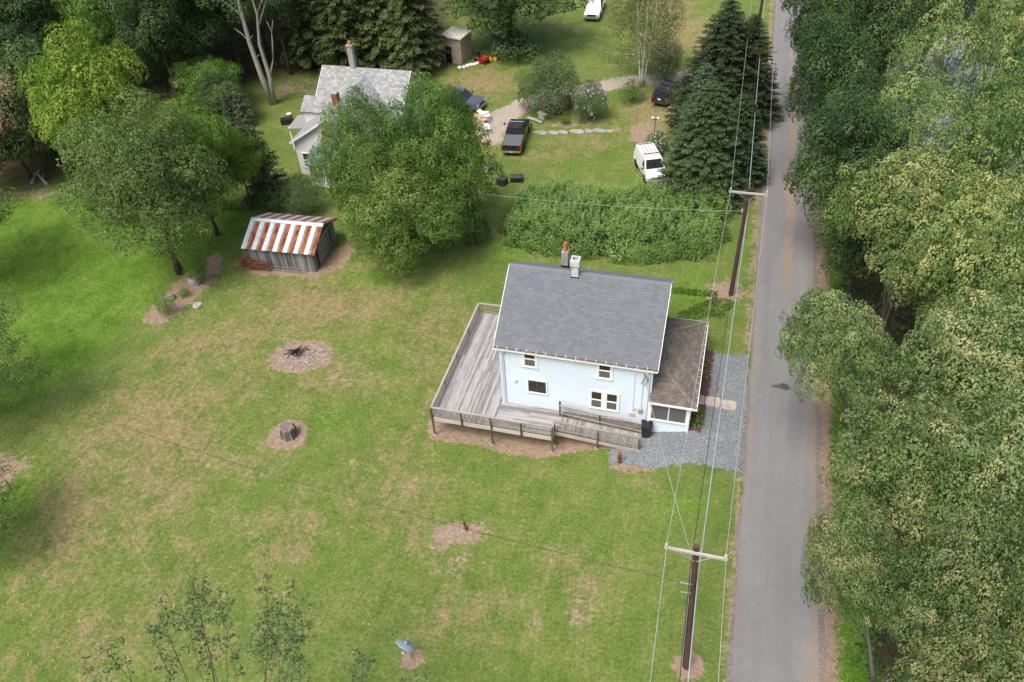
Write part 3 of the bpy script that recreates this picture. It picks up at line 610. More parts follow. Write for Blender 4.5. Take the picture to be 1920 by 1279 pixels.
std('sage_bush', 5.4, 3.0, 2.6, 22, .36, 1100, 16, .28, .17, .075, LM['sage'], .09, M['gbark'], 2, stems=4, nlimb=10, out_frac=.75)
std('dark_bush', 2.4, 1.5, 1.15, 12, .45, 420, 14, .22, .15, .075, LM['dark'], .06, M['bark'], 2, nlimb=6)
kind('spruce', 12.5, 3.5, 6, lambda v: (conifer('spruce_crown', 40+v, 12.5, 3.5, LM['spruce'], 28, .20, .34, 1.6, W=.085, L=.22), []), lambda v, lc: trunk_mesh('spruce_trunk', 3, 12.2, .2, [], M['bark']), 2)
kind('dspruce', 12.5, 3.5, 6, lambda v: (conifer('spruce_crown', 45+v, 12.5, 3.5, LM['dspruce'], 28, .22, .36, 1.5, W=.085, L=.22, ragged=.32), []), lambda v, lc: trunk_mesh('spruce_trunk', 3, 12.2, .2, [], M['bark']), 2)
kind('bspruce', 12.5, 2.6, 6, lambda v: (conifer('spruce_crown', 50+v, 12.5, 2.6, LM['bspruce'], 24, .10, .36, 1.4, ragged=.3, L=.24, W=.09), []), lambda v, lc: trunk_mesh('spruce_trunk', 3, 12.2, .18, [], M['bark']), 1)
kind('olive', 9, 2.2, 4.5, lambda v: (conifer('conifer_crown', 60+v, 9, 2.2, LM['olive'], 18, .2, .5, .9, ragged=.5, gap=.15, L=.4, W=.09), []), lambda v, lc: trunk_mesh('conifer_trunk', 3, 8.8, .14, [], M['bark']), 1)
kind('pine', 20, 4.2, 10, lambda v: (conifer('pine_crown', 70+v, 20, 4.2, LM['pine'], 20, .28, .8, .8, base=.10, ragged=.5, gap=.15, L=.6, W=.14), []), lambda v, lc: trunk_mesh('pine_trunk', 3, 19.5, .28, [], M['bark']), 2)
NTREE = [0]
def tree(k, X_, Y_, H, R, label, name, cat='tree', group=None, v=None, rz=None, zoff=0., sq=1.):
    K = KIND[k]; NTREE[0] += 1; i = NTREE[0]; v = i if v is None else v
    cm, tm = meshes(k, v)
    lean = 0.
    if 2 < X_ < 10.2:                                          # roadside trees stand behind the verge and lean out over the road
        nx = 9.6+(i*.37) % 1.2; lean = math.atan2(X_-nx, H*K['cz']/K['H0']); X_ = nx; rz = 0.
    root = empty(name, (X_, Y_, float(ter(X_, Y_))+zoff), (i*2.399) % 6.283 if rz is None else rz, label, cat, group, (R/K['R0'], R/K['R0']*sq, H/K['H0']))
    if lean: root.rotation_euler = (0, lean, 0)
    link('trunk', tm, root); link('crown', cm, root); return root
def tree_px(k, px, py, zc, rpx, label, name, **kw):        # by the centre of the crown and its half width in the photograph
    P = at(px, py, zc); K = KIND[k]; g = float(ter(P[0], P[1])); return tree(k, float(P[0]), float(P[1]), (zc-g)*K['H0']/K['cz'], rpx*mpp(P)*(.84 if k in ('maple', 'gmaple') else 1), label, name, **kw)
def height_to(X_, Y_, Z_, ytop):
    lo, hi = Z_, Z_+30
    for _ in range(40):
        m = (lo+hi)/2
        if proj((X_, Y_, m))[1] > ytop: lo = m
        else: hi = m
    return lo-Z_
def tree_base(k, px, py, ytop, rpx, label, name, H=None, **kw):   # by the foot of the trunk and the top of the crown
    x, y, z = G(px, py); H = H or height_to(x, y, z, ytop); return tree(k, x, y, H, rpx*mpp((x, y, z+H*.6)), label, name, **kw)
# ------------------------------------------------------------------ the blue house
def siding(mb, p0, p1, z0, z1, out, course=.155, proud=.042, span=None, m=0):
    p0, p1, out = Vector((*p0, 0)), Vector((*p1, 0)), Vector((*out, 0)); z = z0
    while z < z1-1e-3:
        zt = min(z+course, z1); a0, a1 = (0, 1) if span is None else span(z); b0, b1 = (0, 1) if span is None else span(zt)
        if a1-a0 > .003:
            L0, L1 = p0.lerp(p1, a0), p0.lerp(p1, a1); T0, T1 = p0.lerp(p1, b0), p0.lerp(p1, b1); Zb, Zt = Vector((0, 0, z)), Vector((0, 0, zt))
            mb.face([L0+Zb+out*proud, L1+Zb+out*proud, T1+Zt, T0+Zt], m); mb.face([L0+Zb, L1+Zb, L1+Zb+out*proud, L0+Zb+out*proud], m)
        z = zt
def shingle_tab_mesh(name, w, e, mat, th=.012):
    mb = MB(); c = [(-w/2, 0, 0), (w/2, 0, 0), (w/2, e, 0), (-w/2, e, 0)]; t = [(-w/2, 0, th), (w/2, 0, th), (w/2, e*1.25, .003), (-w/2, e*1.25, .003)]
    i = [mb.P(p) for p in c+t]
    for q in ((4, 5, 6, 7), (0, 1, 5, 4), (1, 2, 6, 5), (3, 0, 4, 7)): mb.f.append([i[k] for k in q]); mb.m.append(0)
    return mb.mesh(name, mat, fix=False)
def shingles(parent, A, B, C, D, w, e, mat, keep=0, name='shingle', seed=1, clip=None, th=.02):
    """shingle the slope A (eave, start) B (eave, end) C (ridge, end) D (ridge, start): the first keep tabs from the eave one by one, the rest one mesh"""
    rg = random.Random(seed); A, B, C, D = map(Vector, (A, B, C, D)); up = (D-A); n = (B-A).cross(up).normalized()
    if n.z < 0: n = -n
    Ls = up.length; rows = int(Ls/e); tab = None; V = []; Q = []; T = []; cnt = 0
    for r in range(rows):
        f = r*e/Ls; p, q = A.lerp(D, f), B.lerp(C, f); d = (q-p); Lr = d.length; d.normalize(); upn = (d.cross(n)).normalized()
        if upn.dot(up) < 0: upn = -upn
        x = -(w*.5 if r % 2 else 0)-rg.random()*.05
        while x < Lr:
            a, b = max(0, x), min(Lr, x+w-.006); x += w
            if b-a < .04: continue
            o = p+d*((a+b)/2)+n*(.004+rg.random()*.005)
            if cnt < keep and b-a > w*.8:
                if tab is None: tab = shingle_tab_mesh(name, w-.006, e, mat, th)
                s = link(name, tab, parent); s.matrix_local = Matrix((( d.x, upn.x, n.x, o.x), (d.y, upn.y, n.y, o.y), (d.z, upn.z, n.z, o.z), (0, 0, 0, 1))); cnt += 1
            else:
                k = len(V); hw = (b-a)/2; ee = min(e*1.25, Ls-r*e)
                V += [o-d*hw, o+d*hw, o-d*hw+n*th, o+d*hw+n*th, o+d*hw+upn*ee+n*.003, o-d*hw+upn*ee+n*.003, o+d*hw+upn*e, o-d*hw+upn*e]
                Q += [(k, k+1, k+3, k+2), (k+2, k+3, k+4, k+5), (k+1, k+6, k+4, k+3), (k+7, k, k+2, k+5)]; T += [rg.random()]*4
    me = bpy.data.meshes.new(name+'_field'); quads_mesh(me, np.array([tuple(v) for v in V]), np.array(Q)); me.materials.append(mat)
    me.polygons.foreach_set('use_smooth', [False]*len(me.polygons)); at_ = me.attributes.new('tint', 'FLOAT', 'FACE'); at_.data.foreach_set('value', np.array(T, np.float32))
    return tag(link(name+'_field', me, parent), kind='stuff')
def slab(mb, A, B, C, D, th=.06, m=0):
    A, B, C, D = map(Vector, (A, B, C, D)); n = (B-A).cross(D-A).normalized()
    if n.z < 0: n = -n
    i = [mb.P(p) for p in (A, B, C, D)]+[mb.P(p-n*th) for p in (A, B, C, D)]
    for q in ((0, 1, 2, 3), (7, 6, 5, 4), (0, 4, 5, 1), (1, 5, 6, 2), (2, 6, 7, 3), (3, 7, 4, 0)): mb.f.append([i[k] for k in q]); mb.m.append(m)

def window(parent, x0, x1, z0, z1, y, kind_='hung', tr=.13, glass='glass', fr='trim', axis_=0, sgn=-1, ext=.03):
    """a window on the wall y (axis 0) or x (axis 1), facing sgn: casing > sashes and panes"""
    def bx(mb, a0, a1, d0, d1, h0, h1):
        d0, d1 = sorted((y+sgn*d0, y+sgn*d1))
        if axis_ == 0: mb.box(a0, a1, d0, d1, h0, h1)
        else: mb.box(d0, d1, a0, a1, h0, h1)
    mb = MB()
    bx(mb, x0, x0+tr, 0, .085, z0, z1); bx(mb, x1-tr, x1, 0, .085, z0, z1); bx(mb, x0-ext, x1+ext, 0, .095, z1+.002, z1+.11); bx(mb, x0-ext, x1+ext, 0, .115, z0-.09, z0-.002)
    w = mb.build('window', M[fr], parent); gx0, gx1 = x0+tr, x1-tr
    if kind_ == 'hung':
        zm = (z0+z1)/2
        for h0, h1, dep, gl in ((zm, z1, .052, glass), (z0, zm, .065, 'screen')):
            sb = MB(); t = .045
            bx(sb, gx0, gx1, .012, dep+.012, h1-t, h1); bx(sb, gx0, gx1, .012, dep+.012, h0, h0+t); bx(sb, gx0, gx0+t, .012, dep+.012, h0+t, h1-t); bx(sb, gx1-t, gx1, .012, dep+.012, h0+t, h1-t)
            s = sb.build('sash', M[fr], w); pb = MB(); bx(pb, gx0+t, gx1-t, .044, dep, h0+t, h1-t); pb.build('pane', M[gl], w)
    else:
        n = 2 if kind_ == 'slider' else kind_; wd = (gx1-gx0)/n
        for k in range(n):
            a0, a1 = gx0+k*wd, gx0+(k+1)*wd; t = .035; sb = MB()
            bx(sb, a0, a1, .012, .065+.006*k, z1-t, z1); bx(sb, a0, a1, .012, .065+.006*k, z0, z0+t); bx(sb, a0, a0+t, .012, .065+.006*k, z0+t, z1-t); bx(sb, a1-t, a1, .012, .065+.006*k, z0+t, z1-t)
            sb.build('sash', M['bronze' if kind_ == 'slider' else fr], w); pb = MB(); bx(pb, a0+t, a1-t, .044, .058, z0+t, z1-t); pb.build('pane', M[glass], w)
    return w
OX, OY = O3; HL, HD, ZD, HE, HR = 9.24, 8.3, -.33, 4.59, 7.66
house = empty('blue_house', (OX, OY, 0), 0, 'pale blue two storey house with grey shingle roof and brown porch', 'house')
mb = MB(); gb = lambda z: (0, 1) if z < HE-.1 else ((z-HE+.1)/(HR-HE)*.5, 1-(z-HE+.1)/(HR-HE)*.5)
siding(mb, (0, 0), (HL, 0), ZD-.06, HE-.06, (0, -1)); siding(mb, (HL, HD), (0, HD), ZD-.06, HE-.06, (0, 1))
siding(mb, (HL, 0), (HL, HD), ZD-.06, HR-.25, (1, 0), span=gb); siding(mb, (0, HD), (0, 0), ZD-.06, HR-.25, (-1, 0), span=gb)
mb.build('wall', M['siding'], house, fix=False)
mb = MB(); mb.box(.03, HL-.03, .03, HD-.03, -2.6, ZD-.06); mb.build('foundation', M['found'], house)
mb = MB()
for cx, cy in ((0, 0), (HL, 0), (0, HD), (HL, HD)): mb = MB(); mb.box(cx-.09, cx+.09, cy-.09, cy+.09, ZD-.06, HE-.05); mb.build('corner_board', M['siding'], house)
EV = .36
A, B = (-EV, -.20, HE), (HL+EV, -.20, HE); Cc, D = (HL+EV, HD/2, HR), (-EV, HD/2, HR)
mb = MB(); slab(mb, A, B, Cc, D, .12); slab(mb, D, Cc, (HL+EV, HD+.2, HE), (-EV, HD+.2, HE), .12)
roof = mb.build('roof', M['roofslab'], house)
shingles(roof, A, B, Cc, D, .33, .165, M['shingle'], keep=298, th=.028)
shingles(roof, (HL+EV, HD+.2, HE), (-EV, HD+.2, HE), D, Cc, .33, .165, M['shingle'], seed=2, name='shingle', th=.028)
mb = MB(); mb.bar((-EV, HD/2-.10, HR-.045), (HL+EV, HD/2-.10, HR-.045), .25, .02, up=(0, -.6, .8)); mb.bar((-EV, HD/2+.10, HR-.045), (HL+EV, HD/2+.10, HR-.045), .25, .02, up=(0, .6, .8)); mb.build('ridge_cap', M['shingle'], roof)
mb = MB(); mb.box(-EV-.02, HL+EV+.02, -.21, .0, HE-.17, HE-.13); mb.box(-EV-.02, HL+EV+.02, HD, HD+.21, HE-.17, HE-.13)
for x in (-EV-.022, HL+EV-.012):
    for s in (0, 1):
        ya, yb = (-.2, HD/2) if s == 0 else (HD+.2, HD/2); mb.bar((x+.017, ya, HE-.07), (x+.017, yb, HR-.07), .035, .17, up=(0, -.6 if s == 0 else .6, .8))
mb.build('fascia', M['trim'], roof)
mb = MB(); mb.box(-EV, HL+EV, -.335, -.215, HE-.13, HE-.115); mb.box(-EV, HL+EV, -.335, -.325, HE-.115, HE-.02); mb.box(-EV, -EV+.012, -.325, -.215, HE-.115, HE-.02); mb.box(HL+EV-.012, HL+EV, -.325, -.215, HE-.115, HE-.02)
gut = mb.build('gutter', M['trim'], house)
mb = MB(); mb.box(-EV+.02, HL+EV-.02, -.322, -.215, HE-.114, HE-.06); mb.build('gutter_litter', M['gutterin'], gut)
gh = MB(); gh.bar((0, 0, 0), (0, .17, .122), .012, .01); gh.bar((0, 0, 0), (0, -.02, -.07), .016, .012); ghm = gh.mesh('gutter_strap', M['metal'])
for k in range(16): link('gutter_strap', ghm, gut, (-.1+k*.605, -.335, HE-.01))
mb = MB(); mb.tube([(.22, -.28, HE-.13), (.22, -.28, HE-.3), (.16, -.07, HE-.55), (.16, -.07, ZD+.05)], .045, 8); mb.build('downspout', M['siding'], house)
mb = MB(); mb.tube([(HL-.25, -.28, HE-.13), (HL-.25, -.28, HE-.3), (HL-.1, -.14, HE-.5), (HL-.1, -.14, -.55)], .045, 8); mb.build('downspout', M['siding'], house)
window(house, 1.36, 2.34, 3.22, 4.44, 0); window(house, 5.96, 6.96, 3.18, 4.40, 0)
window(house, 1.60, 2.92, 1.02, 2.03, 0, 'slider', tr=.09)
window(house, 5.55, 6.50, .50, 1.90, 0, ext=0); window(house, 6.505, 7.46, .50, 1.90, 0, ext=0)
mb = MB(); mb.lathe([(.0, -.16), (.10, -.15), (.13, -.08), (.13, -.03), (.09, 0)], 14, 0, (.85, 0, 1.84), 'Y'); mb.build('vent_cap', M['trim'], house, smooth=True)
mb = MB(); mb.tube([(HL-.95, -.05, 3.9), (HL-.95, -.05, .3)], .022, 6); mb.tube([(HL-.45, -.06, 4.0), (HL-.45, -.06, 1.1)], .03, 6); mb.build('conduit', M['siding'], house)
mb = MB(); mb.box(HL-.62, HL-.34, -.14, -.012, .65, 1.1); mb.box(HL-1.15, HL-.80, -.11, -.012, .28, .55); mb.box(HL-.95, HL-.75, -.1, -.012, .78, .98); mb.build('meter_box', M['cream'], house, bevel=.015)
mb = MB(); mb.lathe([(.09, -.09), (.09, 0)], 14, 0, (HL-.48, -.14, .92), 'Y'); mb.build('meter', M['metal'], house)
mb = MB(); mb.tube([(HL-.45, -.08, 3.98), (HL-.35, -.2, 3.85), (HL-.55, -.22, 3.4), (HL-.3, -.18, 3.2), (HL-.2, -.1, 3.55), (HL-.38, -.12, 4.05)], .018, 6); mb.tube([(HL-.2, -.1, 3.9), (HL-.12, -.2, 3.6), (HL-.3, -.2, 3.35)], .016, 6); mb.build('service_cable', M['darkwire'], house)
# chimney on the ridge: rendered block, wider head, open flue
mb = MB(); cx, cy = 3.83, HD/2-.12
mb.box(cx-.215, cx+.215, cy-.215, cy+.215, HR-.75, HR+.58); ch = mb.build('chimney', M['chim'], house, bevel=.01)
mb = MB(); w = .29; t = .10
for z0, z1, e in ((.582, .66, .25), (.662, 1.02, .29), (1.022, 1.09, .265)):
    mb.box(cx-e, cx+e, cy-e, cy-e+t, HR+z0, HR+z1); mb.box(cx-e, cx+e, cy+e-t, cy+e, HR+z0, HR+z1); mb.box(cx-e, cx-e+t, cy-e+t, cy+e-t, HR+z0, HR+z1); mb.box(cx+e-t, cx+e, cy-e+t, cy+e-t, HR+z0, HR+z1)
mb.build('chimney_head', M['chim'], ch)
mb = MB(); mb.box(cx-.18, cx+.18, cy-.18, cy+.18, HR+.585, HR+.80); mb.build('flue_hole', M['soot'], ch)
mb = MB(); mb.box(cx-.25, cx+.25, cy-.25, cy+.23, HR-.5, HR-.16); mb.build('flashing', M['soot'], ch)
# second chimney, behind the ridge
c2 = empty('chimney', (2.62, 6.7, 5.6)); c2.parent = house
mb = MB(); mb.box(-.22, .22, -.22, .22, .45, 1.62); mb.build('chimney_stack', M['cblock'], c2, bevel=.01)
mb = MB(); mb.box(-.235, .235, -.235, .235, -.5, .62); mb.build('flashing', M['soot'], c2)
mb = MB(); mb.tube([(.0, 0, 1.58), (.0, 0, 2.28)], .12, 14, cap=False); mb.tube([(.0, 0, 1.7), (.0, 0, 2.2)], .095, 14); mb.build('flue_pipe', M['flue'], c2, smooth=False)
# enclosed porch on the road side under a low hipped roof
PW_, PF, PB, PHt = 2.45, -.30, 7.3, 2.34
mb = MB(); siding(mb, (HL, PF), (HL+PW_, PF), -1.0, PHt-.12, (0, -1)); siding(mb, (HL+PW_, PF), (HL+PW_, PB-.3), -1.0, PHt-.12, (1, 0)); siding(mb, (HL+PW_, PB-.3), (HL, PB-.3), -1.0, PHt-.12, (0, 1)); mb.face([(HL, PF, -1), (HL, PF, PHt-.12), (HL, 0, PHt-.12), (HL, 0, -1)])
mb.build('porch_wall', M['siding'], house, fix=False)
mb = MB()
for cx, cy in ((HL+.06, PF), (HL+PW_, PF), (HL+PW_, PB-.3)): mb = MB(); mb.box(cx-.08, cx+.08, cy-.075, cy+.075, -1.0, PHt-.11); mb.build('corner_board', M['trim'], house)
window(house, HL+.12, HL+PW_-.08, .62, 2.0, PF, 2, tr=.06, glass='screen')
for k in range(3): window(house, .1+k*2.25+(0 if k < 1 else .3), 1.9+k*2.25+(0 if k < 1 else .3), .65, 2.0, HL+PW_, 2, tr=.06, glass='screen', axis_=1, sgn=1)
x0, x1, y0, y1, zt = HL+.01, HL+PW_+.37, PF-.36, PB, PHt+.95
hp = [(x1, y0, PHt), (x1, y1, PHt), (x0, y1-2.75, zt), (x0, y0+2.75, zt)]
mb = MB(); slab(mb, hp[0], hp[1], hp[2], hp[3], .1); mb.face([(x0, y0, PHt), hp[0], hp[3]]); mb.face([hp[1], (x0, y1, PHt), hp[2]]); mb.face([(x0, y0, PHt-.1), hp[0], (x1, y0, PHt-.1)]); mb.box(x0, x1-.02, y0+.02, y1-.02, PHt-.12, PHt-.02)
pr = mb.build('porch_roof', M['pshingle'], house, fix=False)
def tri_shingles(parent, e0, e1, ap, mat, seed):
    shingles(parent, e0, e1, ap, ap, .30, .142, mat, seed=seed, name='shingle')
shingles(pr, hp[0], hp[1], hp[2], hp[3], .30, .142, M['pshingle'], seed=4, name='shingle', keep=0)
tri_shingles(pr, (x0, y0, PHt), hp[0], hp[3], M['pshingle'], 5); tri_shingles(pr, hp[1], (x0, y1, PHt), hp[2], M['pshingle'], 6)
for q, r in ((0, 3), (1, 2)): mb = MB(); mb.bar(Vector(hp[q])+Vector((0, 0, .03)), Vector(hp[r])+Vector((0, 0, .03)), .24, .02); mb.build('hip_cap', basic('hip_cap_shingle', (.17, .15, .125), .9, 0, .2, 4), pr)
mb = MB(); mb.box(x0, x1+.055, y0-.055, y0-.005, PHt-.12, PHt+.015); mb.box(x1+.005, x1+.055, y0-.004, y1, PHt-.12, PHt+.015); mb.box(x0, x1+.055, y1+.005, y1+.05, PHt-.12, PHt+.01); mb.build('porch_gutter', M['trim'], pr)
gm_ = MB(); gm_.bar((0, 0, 0), (-.20, 0, .075), .018, .012); gmm = gm_.mesh('gutter_strap', M['trim'])
for k in range(13): link('gutter_strap', gmm, pr, (x1+.04, y0+.3+k*.6, PHt+.02))

# ------------------------------------------------------------------ the deck and its ramp
deck = empty('wooden_deck', (OX, OY, 0), 0, 'weathered grey timber deck with railing and ramp wrapped round the blue house', 'deck')
DL, DF, DB, DP, RT = -4.15, -2.30, 8.25, 3.72, .85
def deckpart(name, mb, mat, **k): return mb.build(name, M[mat], deck, **k)
bw = .136
def board_run(n0, n1, mk):
    cache = {}
    for k in range(n0, n1): mk(k, cache)
rgd = random.Random(9)
def long_board(x, ya, yb, cache):
    key = round(yb-ya, 2)
    if key not in cache:
        m_ = MB(); m_.box(-bw/2+.004, bw/2-.004, 0, yb-ya, -.035, 0); cache[key] = m_.mesh('deck_board', M['decky'])
    link('deck_board', cache[key], deck, (x, ya, ZD+rgd.uniform(-.003, .003)))
cache = {}
nb_ = int((0-.12-DL)/bw)
for k in range(nb_):
    x = DL+.06+bw*(k+.5); cuts = (DF+.02, [1.2, 3.6, 2.4][k % 3], DB-.05)
    for a, b in zip(cuts, cuts[1:]): long_board(x, a+.004, b-.004, cache)
cache = {}
def cross_board(y, xa, xb, z=ZD, slope=0):
    key = round(xb-xa, 2)
    if key not in cache:
        m_ = MB(); m_.box(0, xb-xa, -bw/2+.004, bw/2-.004, -.035, 0); cache[key] = m_.mesh('deck_board', M['deckx'])
    link('deck_board', cache[key], deck, (xa, y, z+rgd.uniform(-.003, .003)))
xs0 = DL+.06+bw*nb_+.01
for k in range(int((-.06-DF)/bw)):
    y = DF+.05+bw*(k+.5); e = DP if y < -1.75 else DP+.25
    c_ = [.9, 1.9][k % 2]
    cross_board(y, xs0, c_); cross_board(y, c_+.008, e)
# ramp boards lie across the ramp, going gently down towards the gravel
RX0, RX1, RYo, RYi = DP+.25, 9.05, -1.80, -.52
rz_ = lambda x: ZD-.02-.36*max(0, (x-RX0))/(RX1-RX0)
m_ = MB(); m_.box(-bw/2+.004, bw/2-.004, RYo+.05, RYi-.03, -.035, 0); rbm = m_.mesh('ramp_board', M['decky'])
for k in range(int((RX1-RX0)/bw)):
    x = RX0+bw*(k+.5); link('ramp_board', rbm, deck, (x, 0, rz_(x)), (0, math.atan(.36/(RX1-RX0)), 0))
zr = ZD+RT
def beam(name, a, b, w, h, mat, up=(0, 0, 1)): mb = MB(); mb.bar(a, b, w, h, up=up); return deckpart(name, mb, mat)
bal = MB(); bal.box(-.018, .018, -.018, .018, -.74, 0); balm = bal.mesh('baluster', M['rail'])
def rail(a, b, za, zb, cap=.14, posts=(), balus=True, inward=(0, 0)):
    a, b = Vector((*a, za)), Vector((*b, zb)); d = (b-a); L = d.length; dn = d.normalized()
    beam('rail_cap', a, b, cap, .04, 'rail'); dz = Vector((0, 0, -.065)); beam('rail_top', a+dz, b+dz, .04, .085, 'rail'); dz = Vector((0, 0, -.72)); beam('rail_bottom', a+dz, b+dz, .04, .085, 'rail')
    n = int(L/.135)
    for k in range(1, n):
        p = a+d*(k/n); ok = all(abs((p-a).length-q) > .09 for q in posts)
        if ok and balus: link('baluster', balm, deck, (p.x+inward[0], p.y+inward[1], p.z-.02))
def post(x, y, zt, zb=None, w=.10, foot=True):
    g = float(ter(OX+x, OY+y)); zb = g if zb is None else zb; mb = MB(); mb.box(x-w/2, x+w/2, y-w/2, y+w/2, zb-.02, zt); p = deckpart('post', mb, 'post')
    if foot: mb = MB(); mb.tube([(x, y, zb-.2), (x, y, zb+.10)], .12, 10); mb.build('post_footing', M['found'], p)
# front and left sides
rail((DL, DF), (DP, DF), zr, zr, posts=(2.0, 3.95, 5.9), inward=(0, -.035)); rail((DL, DB), (DL, DF), zr, zr, posts=(2.6, 5.2, 7.8), inward=(-.035, 0)); rail((DL, DB), (-.1, DB), zr, zr, posts=(2,), inward=(0, .035))
rail((DP, DF), (DP, RYo), zr, zr, balus=True)
for x in (DL, DL+3.95, DP): post(x, DF-.075, zr-.02)
for x in (DL+2.0, DL+5.9): post(x, DF-.075, zr-.02, ZD-.42, foot=False)
for y in (DB, DB-2.6, DB-5.2, DB-7.8): post(DL-.075, y, zr-.02, None if y in (DB, DB-5.2) else ZD-.42, foot=y in (DB, DB-5.2))
post(DP+.02, RYo, zr+.0); post(-.15, DB+.075, zr-.02, ZD-.42, foot=False)
mb = MB(); mb.box(DL, DP, DF-.04, DF, ZD-.36, ZD-.03); mb.box(DL-.04, DL, DF-.04, DB, ZD-.36, ZD-.03); mb.box(DL, 0, DB, DB+.04, ZD-.36, ZD-.03); mb.box(DP, DP+.04, DF-.04, RYo, ZD-.36, ZD-.03); deckpart('rim_board', mb, 'rim')
mb = MB()
for k in range(20): x = DL+.2+k*.4; mb.box(x, x+.04, DF+.01, -.05 if x > -.1 else DB-.02, ZD-.24, ZD-.045)
deckpart('joist', mb, 'rail')
# ramp
zo = lambda x: rz_(x)+RT
rail((DP+.08, RYo), (RX1, RYo), zr, zo(RX1)+.22, posts=(2.7,), inward=(0, -.03)); rail((3.80, RYi), (RX1, RYi-.1), zr+.14, zo(RX1)+.16, posts=(2.6,), inward=(0, .03))
for x in (DP+2.75, RX1-.05): post(x, RYo-.06, zo(x)+.02)
for x, h in ((3.80, .42), (6.35, .05), (RX1-.03, .12)): post(x, RYi+.06, zo(x)+h)
mb = MB(); mb.bar((DP+.06, RYo-.02, ZD-.2), (RX1, RYo-.02, rz_(RX1)-.2), .04, .28); mb.bar((3.8, RYi+.02, ZD-.2), (RX1, RYi-.08, rz_(RX1)-.2), .04, .28); deckpart('ramp_stringer', mb, 'rim')
# ------------------------------------------------------------------ the old shed with the striped iron roof
sx, sy, sz = -33.9, 46.35, -2.05
shed = empty('old_shed', (sx, sy, sz), rad(3), 'old grey board shed with rust and silver striped iron roof', 'shed')
SW, SD, SH, SRZ = 5.6, 4.6, 2.15, 1.08
rg = random.Random(4); bm_ = MB(); bm_.box(-.09, .09, -.02, .02, 0, 1); bmesh_ = bm_.mesh('wall_board', M['oldwood'])
def board(x, y, h, rz, w=1.): link('wall_board', bmesh_, shed, (x, y, -.05), (rg.uniform(-.012, .012), rg.uniform(-.01, .01), rz), (w, 1, h))
n = 30
for k in range(n): board(-SW/2+SW*(k+.5)/n, 0+rg.uniform(-.01, .01), SH+rg.uniform(-.03, .03), 0, 1.03)
for k in range(n): board(-SW/2+SW*(k+.5)/n, SD, SH, 0, 1.03)
n = 24
for k in range(n):
    y = SD*(k+.5)/n; h = SH+SRZ*(1-abs(y-SD/2)/(SD/2))-.08
    board(-SW/2, y, h, math.pi/2, 1.05)
    if y < .78: board(SW/2, y, SH+.05, math.pi/2, 1.05)
    elif y > .92: board(SW/2, y, SH+.05, math.pi/2, 1.05)
mb = MB(); mb.face([(SW/2+.03, -.05, SH), (SW/2+.03, SD+.05, SH), (SW/2+.03, SD/2, SH+SRZ-.05)]); mb.face([(SW/2-.02, .0, SH), (SW/2-.02, SD/2, SH+SRZ-.05), (SW/2-.02, SD, SH)]); mb.build('gable_board', M['oldwood'], shed, fix=False)
mb = MB(); mb.bar((SW/2+.10, -.35, SH-.02), (SW/2+.10, SD+.35, SH-.02), .06, .10); mb.build('door_track', M['galv'], shed)
mb = MB(); mb.box(SW/2+.04, SW/2+.075, 1.0, 2.9, .1, SH-.08); mb.build('sliding_door', M['oldwood'], shed)
mb = MB(); mb.box(-SW/2+.05, SW/2-.05, .05, SD-.05, .02, .05); mb.build('floor', M['soot'], shed)
ov = .42; ep = -.38; n = 14; wpan = (SW+2*ov)/n; th = math.atan2(SRZ+.16, SD/2-ep)
for side in (0, 1):
    for k in range(n):
        x0 = -SW/2-ov+wpan*(k+(.0 if k % 2 == 0 else -.14)); wp_ = wpan*(.86 if k % 2 == 0 else 1.14); mt = M['galv'] if k % 2 == 0 else (M['rust'])
        mb = MB(); seg = 6
        for j in range(seg):
            a0, a1 = x0+wp_*j/seg, x0+wp_*(j+1)/seg; za, zb = (.022 if j in (0,) else .004), (.022 if j == seg-1 else .004)
            e_ = (ep, SH-.12) if side == 0 else (SD-ep, SH-.12)
            mb.face([(a0, e_[0], e_[1]+za), (a1, e_[0], e_[1]+zb), (a1, SD/2, SH+SRZ+zb), (a0, SD/2, SH+SRZ+za)])
        if k % 2: 
            pass
        p = mb.build('roof_panel', mt, shed, fix=False)
        if k % 2:
            s = MB(); f0 = .08; e_ = (ep, SH-.12) if side == 0 else (SD-ep, SH-.12)
            s.face([(x0+.005, e_[0]-.003*(1 if side == 0 else -1), e_[1]+.028), (x0+wpan*.42, e_[0]-.003*(1 if side == 0 else -1), e_[1]+.012), (x0+wpan*.36, SD/2, SH+SRZ+.012), (x0+.005, SD/2, SH+SRZ+.028)]); s.build('rust_streaked_lap', M['rustmix'], p, fix=False)
mb = MB(); mb.bar((-SW/2-ov, SD/2-.13, SH+SRZ-.015), (SW/2+ov, SD/2-.13, SH+SRZ-.015), .30, .015, up=(0, -.4, .9)); mb.bar((-SW/2-ov, SD/2+.13, SH+SRZ-.015), (SW/2+ov, SD/2+.13, SH+SRZ-.015), .30, .015, up=(0, .4, .9)); mb.build('ridge_cap', M['galv'], shed)
mb = MB()
for s in (ep, SD-ep):
    for x in (-SW/2-ov+.05, SW/2+ov-.05): mb.bar((x, s, SH-.18), (x, SD/2, SH+SRZ-.06), .05, .10)
mb.build('rafter', M['oldwood'], shed)
def place(parent_less_empty, x, y, rz=0): parent_less_empty.location = (x, y, float(ter(x, y))); parent_less_empty.rotation_euler.z = rz
